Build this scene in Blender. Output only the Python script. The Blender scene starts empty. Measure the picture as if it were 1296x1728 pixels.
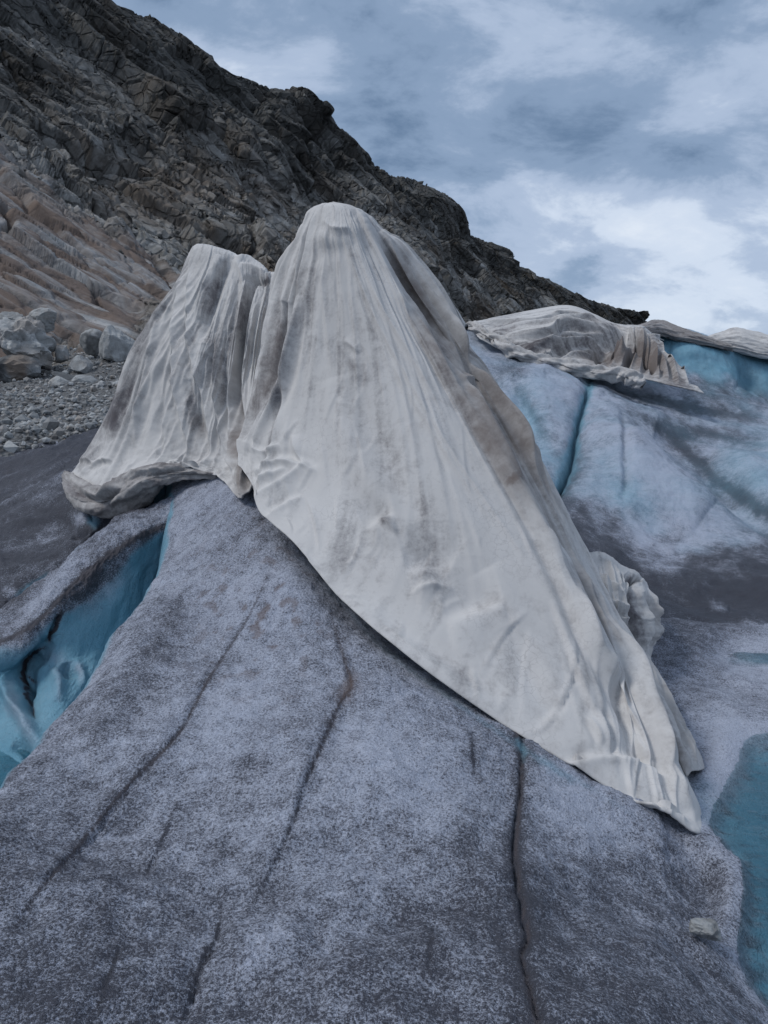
import bpy, math, random
import numpy as np
S = bpy.context.scene
COL = S.collection
R = math.radians
random.seed(7)
rng = np.random.default_rng(7)

# ------------------------------------------------------------------ camera, sky, sun, exposure
PITCH = R(11.06); EYE = 2.0; FPX = 1248.0
cam = bpy.data.cameras.new('camera'); camo = bpy.data.objects.new('camera', cam); COL.objects.link(camo)
cam.sensor_fit = 'VERTICAL'; cam.sensor_height = 36; cam.sensor_width = 27; cam.lens = 26
cam.clip_start = 0.05; cam.clip_end = 5000
camo.location = (0, 0, EYE); camo.rotation_euler = (R(90) - PITCH, 0, 0)
S.camera = camo
S.render.resolution_x = 768; S.render.resolution_y = 1024
S.view_settings.view_transform = 'Standard'; S.view_settings.look = 'None'
S.view_settings.gamma = 1; S.view_settings.use_curve_mapping = False
S.view_settings.exposure = 0.32
SUN_EL, SUN_AZ = 52, 266           # the sun stands to the left of the camera (azimuth clockwise from +Y)

W = bpy.data.worlds.new('World'); S.world = W; W.use_nodes = True
nt = W.node_tree; nt.nodes.clear()
def N(nt, t, **k):
    n = nt.nodes.new(t)
    for a, v in k.items():
        if a in n.inputs.keys() if isinstance(a, str) else False: n.inputs[a].default_value = v
        else: setattr(n, a, v)
    return n
def L(nt, a, b): nt.links.new(a, b)
def math_node(nt, op, a, b=None, c=None, clamp=False):
    n = nt.nodes.new('ShaderNodeMath'); n.operation = op; n.use_clamp = clamp
    for i, v in enumerate((a, b, c)):
        if v is None: continue
        if isinstance(v, (int, float)): n.inputs[i].default_value = v
        else: L(nt, v, n.inputs[i])
    return n.outputs[0]
def ramp(nt, fac, stops, interp='LINEAR'):
    n = nt.nodes.new('ShaderNodeValToRGB'); n.color_ramp.interpolation = interp
    e = n.color_ramp.elements
    while len(e) > 1: e.remove(e[-1])
    e[0].position = stops[0][0]; e[0].color = (*stops[0][1], 1) if len(stops[0][1]) == 3 else stops[0][1]
    for p_, c_ in stops[1:]:
        k = e.new(p_); k.color = (*c_, 1)
    L(nt, fac, n.inputs[0]); return n.outputs[0]
def mixc(nt, fac, a, b, mode='MIX'):
    n = nt.nodes.new('ShaderNodeMix'); n.data_type = 'RGBA'; n.blend_type = mode; n.clamp_factor = True
    for sock, v in ((n.inputs[0], fac), (n.inputs[6], a), (n.inputs[7], b)):
        if isinstance(v, (int, float)): sock.default_value = v
        elif isinstance(v, tuple): sock.default_value = (*v, 1)
        else: L(nt, v, sock)
    return n.outputs[2]
def noise(nt, vec, scale, detail=4, rough=.55, dist=0.0, out=0, lac=2.0):
    n = nt.nodes.new('ShaderNodeTexNoise'); n.inputs['Scale'].default_value = scale
    n.inputs['Detail'].default_value = detail; n.inputs['Roughness'].default_value = rough
    n.inputs['Distortion'].default_value = dist; n.inputs['Lacunarity'].default_value = lac
    if vec is not None: L(nt, vec, n.inputs['Vector'])
    return n.outputs[out]
def mapping(nt, vec, loc=(0,0,0), rot=(0,0,0), scale=(1,1,1)):
    n = nt.nodes.new('ShaderNodeMapping'); n.inputs[1].default_value = loc; n.inputs[2].default_value = rot; n.inputs[3].default_value = scale
    L(nt, vec, n.inputs[0]); return n.outputs[0]

sky = nt.nodes.new('ShaderNodeTexSky'); sky.sky_type = 'NISHITA'; sky.sun_disc = False
sky.sun_elevation = R(SUN_EL); sky.sun_rotation = R(SUN_AZ); sky.altitude = 2200
tc = nt.nodes.new('ShaderNodeTexCoord')
sep = nt.nodes.new('ShaderNodeSeparateXYZ'); L(nt, tc.outputs['Generated'], sep.inputs[0])
# the cloud deck: project the view direction on a plane overhead (softened towards the horizon)
den = math_node(nt, 'ADD', math_node(nt, 'MAXIMUM', sep.outputs[2], 0.0), 0.55)
cx = math_node(nt, 'DIVIDE', sep.outputs[0], den); cy = math_node(nt, 'DIVIDE', sep.outputs[1], den)
comb = nt.nodes.new('ShaderNodeCombineXYZ'); L(nt, cx, comb.inputs[0]); L(nt, cy, comb.inputs[1]); L(nt, sep.outputs[2], comb.inputs[2])
cv = mapping(nt, comb.outputs[0], loc=(2.2, 3.1, 0), rot=(0, 0, R(-28)), scale=(1.0, 1.25, 1.6))
big = noise(nt, cv, 1.55, 3, .5, .25)
fine = noise(nt, mapping(nt, cv, loc=(3.1, 1.7, 2)), 4.6, 9, .62, .2)
fld = math_node(nt, 'ADD', math_node(nt, 'MULTIPLY', big, .56), math_node(nt, 'MULTIPLY', fine, .44))
hz = nt.nodes.new('ShaderNodeMapRange'); hz.interpolation_type = 'SMOOTHSTEP'; L(nt, sep.outputs[2], hz.inputs[0]); hz.inputs[1].default_value = -.05; hz.inputs[2].default_value = .22; hz.inputs[3].default_value = -.085; hz.inputs[4].default_value = 0   # the far cloud base is denser
fld = math_node(nt, 'ADD', fld, hz.outputs[0])
cloud = ramp(nt, fld, [(.34, (1.4, 2.2, 3.5)), (.43, (2.6, 3.6, 5.2)), (.51, (4.4, 5.4, 7.1)), (.58, (6.6, 7.5, 8.9)), (.68, (7.9, 8.6, 9.6))], 'EASE')
skyc = mixc(nt, .93, sky.outputs[0], cloud)
bg = nt.nodes.new('ShaderNodeBackground'); bg.inputs[1].default_value = 0.08; L(nt, skyc, bg.inputs[0])
wo = nt.nodes.new('ShaderNodeOutputWorld'); L(nt, bg.outputs[0], wo.inputs[0])

sl = bpy.data.lights.new('sun', 'SUN'); sl.energy = 1.5; sl.angle = R(14); sl.color = (1, .985, .965)
so = bpy.data.objects.new('sun', sl); COL.objects.link(so)
_a, _e = R(SUN_AZ), R(SUN_EL)
from mathutils import Vector, Matrix
sd = Vector((math.sin(_a)*math.cos(_e), math.cos(_a)*math.cos(_e), math.sin(_e)))
so.rotation_euler = sd.to_track_quat('Z', 'Y').to_euler(); so.location = (-6, -8, 12)

# ------------------------------------------------------------------ numeric helpers
CT, ST = math.cos(PITCH), math.sin(PITCH)
def p(px, py, Y, dirt_shade=.4, blue=0., c=0.):
    """surveyed point: bearing taken from the photograph, distance Y estimated -> world metres"""
    a = (px-648)/FPX; b = (864-py)/FPX
    dy = CT + b*ST; dz = -ST + b*CT
    k = Y/dy
    return (a*k, Y, dz*k + EYE, dirt_shade, blue, c)
def w(x, y, z, dirt_shade=.4, blue=0., c=0.): return (x, y, z + EYE, dirt_shade, blue, c)
def off(q, dx=0, dy=0, dz=0, **k):
    q = list(q); q[0] += dx; q[1] += dy; q[2] += dz
    if 'dirt_shade' in k: q[3] = k['dirt_shade']
    if 'blue' in k: q[4] = k['blue']
    return tuple(q)
def project(P):
    x, y, z = P[..., 0], P[..., 1], P[..., 2]-EYE
    d = y*CT - z*ST; u = y*ST + z*CT
    d = np.maximum(d, 1e-3)
    return np.stack([648 + FPX*x/d, 864 - FPX*u/d], -1)
def cr(A, n, axis):
    """Catmull-Rom resample of array A along axis to n samples"""
    A = np.moveaxis(np.asarray(A, float), axis, 0); m = len(A)
    E = np.concatenate([2*A[:1]-A[1:2], A, 2*A[-1:]-A[-2:-1]], 0)
    t = np.linspace(0, m-1, n); i = np.minimum(t.astype(int), m-2); f = (t-i).reshape(-1, *[1]*(A.ndim-1))
    p0, p1, p2, p3 = E[i], E[i+1], E[i+2], E[i+3]
    out = .5*((2*p1) + (-p0+p2)*f + (2*p0-5*p1+4*p2-p3)*f*f + (-p0+3*p1-3*p2+p3)*f**3)
    return np.moveaxis(out, 0, axis)
def even(A, n, axis=0):
    """resample evenly by image length (controls may be unevenly spaced)"""
    return cr(A, n, axis)
def loft(rows, nv, nu):
    A = np.array(rows, float)
    return cr(cr(A, nv, 0), nu, 1)
def normals(P):
    du = np.gradient(P, axis=1); dv = np.gradient(P, axis=0)
    n = np.cross(du, dv); n /= np.linalg.norm(n, axis=-1, keepdims=True)+1e-12
    return n
def facing(P, n=None):
    """normals turned to the open side (towards the eye on average)"""
    n = normals(P) if n is None else n
    v = np.array([0, 0, EYE]) - P
    if np.sum(n*v/np.linalg.norm(v, axis=-1, keepdims=True)) < 0: n = -n
    return n
def hsh(ix, iy, seed):
    h = (ix.astype(np.int64)*374761393 + iy.astype(np.int64)*668265263 + seed*1442695041) & 0xffffffff
    h = ((h ^ (h >> 13))*1274126177) & 0xffffffff
    h = ((h ^ (h >> 16))*2246822519) & 0xffffffff
    return ((h ^ (h >> 15)) & 0xffffff)/float(0x1000000)
def perlin(x, y, seed=0):
    ix = np.floor(x).astype(np.int64); iy = np.floor(y).astype(np.int64); fx = x-ix; fy = y-iy
    u = fx*fx*fx*(fx*(fx*6-15)+10); v = fy*fy*fy*(fy*(fy*6-15)+10)
    def g(a, b, dx, dy):
        t = hsh(a, b, seed)*6.2831853
        return np.cos(t)*dx + np.sin(t)*dy
    n00 = g(ix, iy, fx, fy); n10 = g(ix+1, iy, fx-1, fy); n01 = g(ix, iy+1, fx, fy-1); n11 = g(ix+1, iy+1, fx-1, fy-1)
    return ((n00*(1-u)+n10*u)*(1-v) + (n01*(1-u)+n11*u)*v)*1.5
def fbm(x, y, o=4, seed=0, gain=.5):
    r = np.zeros_like(x); a = 1.; f = 1.
    for k in range(o):
        r += a*perlin(x*f+k*17.3, y*f-k*9.1, seed+k); a *= gain; f *= 2.03
    return r
def ridged(x, y, o=4, seed=0):
    r = np.zeros_like(x); a = 1.; f = 1.
    for k in range(o):
        r += a*(1-np.abs(perlin(x*f+k*7.3, y*f+k*3.1, seed+k))*2); a *= .5; f *= 2.1
    return r
def cells(x, y, seed=0):
    """faceted blocks: per-cell height, tilt plane and distance to the joint"""
    ix = np.floor(x).astype(np.int64); iy = np.floor(y).astype(np.int64)
    d1 = np.full(x.shape, 9.); d2 = np.full(x.shape, 9.); H = np.zeros(x.shape); T = np.zeros(x.shape)
    for a in (-1, 0, 1):
        for b in (-1, 0, 1):
            cx_ = ix+a; cy_ = iy+b
            px_ = cx_+.1+.8*hsh(cx_, cy_, seed); py_ = cy_+.1+.8*hsh(cx_, cy_, seed+1)
            dx = x-px_; dy = y-py_; d = np.sqrt(dx*dx+dy*dy)
            near = d < d1
            d2 = np.where(near, d1, np.minimum(d2, d))
            h = hsh(cx_, cy_, seed+2); t1 = hsh(cx_, cy_, seed+3)-.5; t2 = hsh(cx_, cy_, seed+4)-.5
            H = np.where(near, h, H); T = np.where(near, t1*dx+t2*dy, T)
            d1 = np.where(near, d, d1)
    return H, T, d2-d1
def sstep(a, b, x):
    t = np.clip((x-a)/(b-a), 0, 1); return t*t*(3-2*t)
def metric(P):
    du = np.linalg.norm(np.diff(P, axis=1), axis=-1); dv = np.linalg.norm(np.diff(P, axis=0), axis=-1)
    s = np.concatenate([np.zeros((P.shape[0], 1)), np.cumsum(du, 1)], 1)
    t = np.concatenate([np.zeros((1, P.shape[1])), np.cumsum(dv, 0)], 0)
    return s, t
def polyline(pts, n=None):
    pts = np.array(pts, float)
    return cr(pts, n or max(2, (len(pts)-1)*6+1), 0) if len(pts) > 2 else pts
def stroke_d(UV, pts, reach):
    """signed distance to a curve on the picture of a surface and the position along it (0..1)"""
    q = polyline(pts); seg = np.linalg.norm(np.diff(q, axis=0), axis=1); cum = np.concatenate([[0], np.cumsum(seg)]); tot = cum[-1]
    lo = q.min(0)-reach; hi = q.max(0)+reach
    m = np.all((UV > lo) & (UV < hi), axis=-1)
    idx = np.nonzero(m); X = UV[idx]
    best = np.full(len(X), 1e9); sg = np.zeros(len(X)); tt = np.zeros(len(X))
    for i in range(len(q)-1):
        a = q[i]; d = q[i+1]-a; l2 = d@d+1e-9
        t = np.clip(((X-a)@d)/l2, 0, 1); r = X-a-t[:, None]*d
        D = r[:, 0]**2+r[:, 1]**2; k = D < best
        best[k] = D[k]; sg[k] = np.sign(d[0]*r[k, 1]-d[1]*r[k, 0]); tt[k] = (cum[i]+t[k]*seg[i])/tot
    return idx, np.sqrt(best)*sg, tt
def taper(t, mode):
    if mode == 'both': return np.sin(np.pi*np.clip(t, 0, 1))**.6
    if mode == 'in': return sstep(0, .5, t)
    if mode == 'out': return 1-sstep(.5, 1, t)
    return np.ones_like(t)
def strokes(H, UV, lst, wob=0):
    """each: (kind, width, amplitude, taper, [points]); H accumulates relief along the normal (metres)"""
    for kind, wd, amp, tp, pts in lst:
        idx, d, t = stroke_d(UV, pts, wd*5)
        if len(d) == 0: continue
        if wob: d = d + wob*wd*perlin(UV[idx][:, 0]/(wd*4), UV[idx][:, 1]/(wd*4), 91)
        T = taper(t, tp)
        g = np.exp(-(d/wd)**2)
        if kind == 'r': h = g
        elif kind == 'v': h = -g
        elif kind == 'k': h = np.exp(-np.abs(d/wd)**1.0*1.6)                # sharp crest
        elif kind == 'c': h = -np.exp(-np.abs(d/wd)*1.8)                     # sharp cut
        elif kind == 'f': h = g - .9*np.exp(-((d-1.7*wd)/wd)**2)            # fold, trough on the + side
        elif kind == 'b': h = g - .9*np.exp(-((d+1.7*wd)/wd)**2)            # trough on the - side
        elif kind in 'eE':                                                  # crisp fold: one side gentle, one steep
            e_ = d if kind == 'e' else -d
            q_ = np.sqrt((e_/wd)**2+.02)-.14
            h = np.where(e_ < 0, np.exp(-q_*1.1), np.exp(-q_*3.0)) - .45*np.exp(-((e_-1.2*wd)/(.9*wd))**2)
        elif kind == 's': h = np.tanh(d/wd*1.5)*np.exp(-(d/(wd*3.2))**2)     # step
        H[idx] += amp*T*h
    return H
def paint(D, UV, lst, rag=.5):
    for wd, amp, tp, pts in lst:
        idx, d, t = stroke_d(UV, pts, wd*3.5)
        if len(d) == 0: continue
        n = fbm(UV[idx][:, 0]/(wd*1.3), UV[idx][:, 1]/(wd*1.3), 3, 33)
        D[idx] += amp*taper(t, tp)*np.exp(-(d/(wd*(1+rag*n)+1e-3))**2)
    return D
def inpoly(UV, poly):
    poly = polyline(list(poly)+[poly[0]])
    lo = poly.min(0)-80; hi = poly.max(0)+80
    idx = np.nonzero(np.all((UV > lo) & (UV < hi), axis=-1)); X = UV[idx]
    ins = np.zeros(len(X), bool); best = np.full(len(X), 1e9)
    for i in range(len(poly)-1):
        a = poly[i]; b = poly[i+1]; d = b-a
        c = ((a[1] > X[:, 1]) != (b[1] > X[:, 1])) & (X[:, 0] < d[0]*(X[:, 1]-a[1])/(d[1]+1e-9)+a[0])
        ins ^= c
        t = np.clip(((X-a)@d)/(d@d+1e-9), 0, 1); r = X-a-t[:, None]*d
        best = np.minimum(best, (r**2).sum(1))
    sdist = np.full(UV.shape[:-1], -1e3); sdist[idx] = np.where(ins, 1, -1)*np.sqrt(best)
    return sdist                                                           # px, positive inside

def mesh_np(name, V, F, mask=None, smooth=True):
    me = bpy.data.meshes.new(name); V = np.ascontiguousarray(V, np.float32).reshape(-1, 3); F = np.ascontiguousarray(F, np.int32)
    k = F.shape[1]; n = len(F)
    me.vertices.add(len(V)); me.vertices.foreach_set('co', V.ravel())
    me.loops.add(n*k); me.loops.foreach_set('vertex_index', F.ravel())
    me.polygons.add(n); me.polygons.foreach_set('loop_start', np.arange(0, n*k, k, dtype=np.int32))
    me.polygons.foreach_set('use_smooth', np.full(n, smooth))
    me.update(calc_edges=True); me.validate()
    if mask is not None:
        at = me.attributes.new('mask', 'FLOAT_COLOR', 'POINT')
        M = np.zeros((len(V), 4), np.float32); M[:, 3] = 1; M[:, :mask.shape[-1]] = mask.reshape(len(V), -1)
        at.data.foreach_set('color', M.ravel())
    return me
def gridfaces(nv, nu, flip=False, o=0):
    i = np.arange(nv*nu).reshape(nv, nu)
    f = np.stack([i[:-1, :-1], i[:-1, 1:], i[1:, 1:], i[1:, :-1]], -1).reshape(-1, 4)+o
    return f[:, ::-1] if flip else f
def link(name, me, mat, parent=None):
    o = bpy.data.objects.new(name, me); COL.objects.link(o)
    if mat is not None and len(me.materials) == 0: me.materials.append(mat)
    if parent is not None:
        o.parent = parent; o.matrix_parent_inverse = Matrix.Translation(parent.location).inverted()
    return o
def sheet(name, P, mask, mat, parent=None, thick=0., n=None):
    nv, nu = P.shape[:2]
    n0 = normals(P); nf = facing(P, n0)
    flip = np.sum(n0*nf) < 0
    if thick <= 0:
        return link(name, mesh_np(name, P, gridfaces(nv, nu, flip), mask), mat, parent)
    # hem: the border is turned in by the cloth's thickness
    i = np.arange(nv*nu).reshape(nv, nu)
    ring = np.concatenate([i[0, :-1], i[:-1, -1], i[-1, :0:-1], i[:0:-1, 0]])
    V = P.reshape(-1, 3); m_ = mask.reshape(nv*nu, -1); c_ = V[ring]
    inn = np.concatenate([P[1, :-1]-P[0, :-1], P[:-1, -2]-P[:-1, -1], P[-2, :0:-1]-P[-1, :0:-1], P[:0:-1, 1]-P[:0:-1, 0]])
    inn /= np.linalg.norm(inn, axis=1, keepdims=True)+1e-9
    nr = nf.reshape(-1, 3)[ring]; o = nv*nu; k = len(ring)
    r1 = c_-nr*thick*.5-inn*thick*.25; r2 = c_-nr*thick*1.1; r3 = c_-nr*thick+inn*thick*5
    F = [gridfaces(nv, nu, flip)]
    prev = ring
    for q in range(3):
        cur = o+q*k+np.arange(k)
        f = np.stack([prev, cur, np.roll(cur, -1), np.roll(prev, -1)], -1)
        F.append(f[:, ::-1] if flip else f); prev = cur
    return link(name, mesh_np(name, np.concatenate([V, r1, r2, r3]), np.concatenate(F), np.concatenate([m_]+[m_[ring]]*3)), mat, parent)
def struct(o): o['kind'] = 'structure'; return o
def thing(name, label, cat, loc=(0, 0, 0), group=None):
    o = bpy.data.objects.new(name, None); COL.objects.link(o); o.location = loc; o.empty_display_size = .2
    o['label'] = label; o['category'] = cat
    if group: o['group'] = group
    return o
def tag(o, label, cat, group=None):
    o['label'] = label; o['category'] = cat
    if group: o['group'] = group
    return o

# ------------------------------------------------------------------ materials
def newmat(name):
    m = bpy.data.materials.new(name); m.use_nodes = True; nt = m.node_tree
    b = nt.nodes['Principled BSDF']; tc = nt.nodes.new('ShaderNodeTexCoord')
    at = nt.nodes.new('ShaderNodeAttribute'); at.attribute_name = 'mask'
    sp = nt.nodes.new('ShaderNodeSeparateColor'); L(nt, at.outputs['Color'], sp.inputs[0])
    return m, nt, b, tc.outputs['Object'], sp.outputs
def bump(nt, b, h, strength=.5, dist=.02, prev=None):
    n = nt.nodes.new('ShaderNodeBump'); n.inputs['Strength'].default_value = strength; n.inputs['Distance'].default_value = dist
    L(nt, h, n.inputs['Height'])
    if prev is not None: L(nt, prev, n.inputs['Normal'])
    L(nt, n.outputs[0], b.inputs['Normal']); return n.outputs[0]

def ice_material():
    m, nt, b, ob, ch = newmat('glacier_ice')
    dirt_shade, blue, brown = ch[0], ch[1], ch[2]
    n1 = noise(nt, ob, 14, 6, .7); n2 = noise(nt, ob, 100, 3, .7); n3 = noise(nt, ob, 2.6, 4, .55); n4 = noise(nt, ob, 240, 2, .6)
    crust = mixc(nt, n3, (.295, .325, .405), (.395, .42, .50))
    crust = mixc(nt, ramp(nt, n4, [(.45, (0,0,0)), (.75, (1,1,1))]), crust, (.62, .66, .76))
    grit = mixc(nt, n1, (.027, .030, .040), (.066, .068, .086))
    # grit coverage: grains a centimetre across, thicker where the mask says so
    g = math_node(nt, 'ADD', math_node(nt, 'MULTIPLY', math_node(nt, 'SUBTRACT', n2, .5), 1.9), math_node(nt, 'MULTIPLY', math_node(nt, 'SUBTRACT', n4, .5), 1.5))
    g = math_node(nt, 'ADD', g, math_node(nt, 'MULTIPLY', math_node(nt, 'SUBTRACT', n1, .5), 1.2))
    lim = math_node(nt, 'ADD', g, math_node(nt, 'SUBTRACT', dirt_shade, .5))
    f = nt.nodes.new('ShaderNodeMapRange'); f.interpolation_type = 'SMOOTHSTEP'
    L(nt, lim, f.inputs[0]); f.inputs[1].default_value = -.42; f.inputs[2].default_value = .50
    col = mixc(nt, f.outputs[0], crust, grit)
    speck = ramp(nt, noise(nt, mapping(nt, ob, loc=(5, 3, 1)), 120, 1, .5), [(.66, (0,0,0)), (.72, (1,1,1))])
    col = mixc(nt, math_node(nt, 'MULTIPLY', speck, .6), col, (.03, .028, .03))
    col = mixc(nt, math_node(nt, 'MULTIPLY', brown, .75, clamp=True), col, (.13, .095, .085))
    bl = mixc(nt, n3, (.075, .235, .33), (.26, .46, .57))
    bw = math_node(nt, 'ADD', blue, math_node(nt, 'MULTIPLY', math_node(nt, 'SUBTRACT', n1, .5), .35))
    bf = nt.nodes.new('ShaderNodeMapRange'); bf.interpolation_type = 'SMOOTHSTEP'; L(nt, bw, bf.inputs[0]); bf.inputs[1].default_value = .12; bf.inputs[2].default_value = .95
    blm = math_node(nt, 'MULTIPLY', bf.outputs[0], math_node(nt, 'SUBTRACT', 1.0, math_node(nt, 'MULTIPLY', f.outputs[0], .35)))
    col = mixc(nt, blm, col, bl)
    L(nt, col, b.inputs['Base Color'])
    rg = nt.nodes.new('ShaderNodeMapRange'); L(nt, blm, rg.inputs[0]); rg.inputs[3].default_value = .55; rg.inputs[4].default_value = .28
    L(nt, rg.outputs[0], b.inputs['Roughness'])
    b.inputs['Specular IOR Level'].default_value = .22
    k1 = bump(nt, b, n2, .8, .016)
    k2 = bump(nt, b, n1, .6, .03, k1)
    bump(nt, b, n4, .4, .004, k2)
    return m
def rock_material(name='rock_face'):
    m, nt, b, ob, ch = newmat(name)
    brown, dark, slab = ch[0], ch[1], ch[2]
    ba = nt.nodes.new('ShaderNodeAttribute'); ba.attribute_name = 'bed'; bed = ba.outputs['Vector']
    n1 = noise(nt, ob, .30, 5, .6, .6); n2 = noise(nt, ob, 1.3, 7, .68, .3); n3 = noise(nt, ob, 6, 6, .68)
    base = ramp(nt, n2, [(.30, (.13, .125, .115)), (.44, (.30, .29, .27)), (.58, (.45, .44, .42)), (.75, (.56, .555, .54))])
    base = mixc(nt, math_node(nt, 'MULTIPLY', n3, .5), base, (.17, .175, .18))
    vc = nt.nodes.new('ShaderNodeTexVoronoi'); vc.inputs['Scale'].default_value = .28; L(nt, mapping(nt, ob, rot=(.3, .5, .2), scale=(1.0, .7, 1.2)), vc.inputs['Vector'])
    base = mixc(nt, .75, base, ramp(nt, vc.outputs['Color'], [(.2, (.45, .44, .43)), (.8, (1, 1, 1))]), 'MULTIPLY')
    st = noise(nt, mapping(nt, bed, scale=(.18, .7, 1)), 1.0, 7, .65, .8)
    bf = math_node(nt, 'ADD', brown, math_node(nt, 'MULTIPLY', math_node(nt, 'SUBTRACT', st, .56), 2.6), clamp=True)
    col = mixc(nt, math_node(nt, 'MULTIPLY', bf, .8), base, mixc(nt, n3, (.065, .048, .036), (.22, .165, .12)))
    lf = math_node(nt, 'ADD', dark, math_node(nt, 'MULTIPLY', math_node(nt, 'SUBTRACT', n1, .5), 1.2), clamp=True)
    col = mixc(nt, math_node(nt, 'MULTIPLY', lf, .8), col, mixc(nt, n3, (.014, .015, .015), (.055, .056, .054)))
    # pale polished slab with tea-brown water streaks along the beds
    sv = mapping(nt, bed, scale=(.11, .62, 1))
    sn = noise(nt, sv, 1.3, 7, .66, .5); sn2 = noise(nt, mapping(nt, bed, loc=(4, 1, 7), scale=(.4, 1.6, 1)), 1.8, 6, .65, .4)
    pale = ramp(nt, sn2, [(.3, (.17, .175, .18)), (.55, (.29, .295, .30)), (.75, (.40, .40, .40))])
    sc = mixc(nt, ramp(nt, sn, [(.38, (0,0,0)), (.54, (1,1,1))]), pale, mixc(nt, sn2, (.070, .058, .056), (.20, .155, .13)))
    sc = mixc(nt, math_node(nt, 'MULTIPLY', ramp(nt, noise(nt, mapping(nt, sv, loc=(9, 4, 0)), 1.0, 5, .6, .4), [(.52, (0,0,0)), (.66, (1,1,1))]), .4), sc, (.20, .135, .095))
    col = mixc(nt, slab, col, sc)
    L(nt, col, b.inputs['Base Color']); b.inputs['Roughness'].default_value = .85; b.inputs['Specular IOR Level'].default_value = .10
    k = None
    for sc_, ds in ((.28, .5), (.8, .2)):                # joints too fine for the mesh
        vn = nt.nodes.new('ShaderNodeTexVoronoi'); vn.feature = 'DISTANCE_TO_EDGE'; vn.inputs['Scale'].default_value = sc_
        L(nt, mapping(nt, ob, rot=(.3, .5, .2), scale=(1.0, .7, 1.2)), vn.inputs['Vector'])
        k = bump(nt, b, mixc(nt, math_node(nt, 'MULTIPLY', slab, .88), ramp(nt, vn.outputs['Distance'], [(0, (0,0,0)), (.10, (1,1,1))]), (1., 1., 1.)), .9, ds, k)
    k = bump(nt, b, mixc(nt, math_node(nt, 'MULTIPLY', slab, .75), n2, (.5, .5, .5)), .9, .25, k); bump(nt, b, n3, .7, .05, k)
    return m
def stone_material():
    m, nt, b, ob, ch = newmat('loose_stone')
    oi = nt.nodes.new('ShaderNodeObjectInfo')
    n2 = noise(nt, ob, 5, 6, .6, .3); n3 = noise(nt, ob, 30, 4, .6)
    base = ramp(nt, n2, [(.3, (.12, .125, .13)), (.5, (.24, .25, .255)), (.7, (.38, .39, .39))])
    base = mixc(nt, math_node(nt, 'MULTIPLY', ch[0], .8, clamp=True), base, (.22, .15, .10))
    base = mixc(nt, ch[1], base, (.055, .057, .06))
    base = mixc(nt, ch[2], base, (.46, .46, .45))
    L(nt, mixc(nt, .4, base, ramp(nt, n3, [(.3, (.5, .5, .5)), (.7, (1, 1, 1))]), 'MULTIPLY'), b.inputs['Base Color'])
    b.inputs['Roughness'].default_value = .85
    bump(nt, b, n3, .5, .02)
    return m
def gravel_material():
    m, nt, b, ob, ch = newmat('gravel_bed')
    v = nt.nodes.new('ShaderNodeTexVoronoi'); v.inputs['Scale'].default_value = 14; L(nt, ob, v.inputs['Vector'])
    n3 = noise(nt, ob, 4, 5, .6)
    g = ramp(nt, v.outputs['Distance'], [(0, (.20, .205, .21)), (.5, (.12, .122, .125)), (.8, (.04, .04, .042))])
    col = mixc(nt, n3, mixc(nt, .6, g, (.07, .068, .066)), g)
    L(nt, col, b.inputs['Base Color']); b.inputs['Roughness'].default_value = .9
    bump(nt, b, v.outputs['Distance'], 1, .05)
    return m
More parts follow.
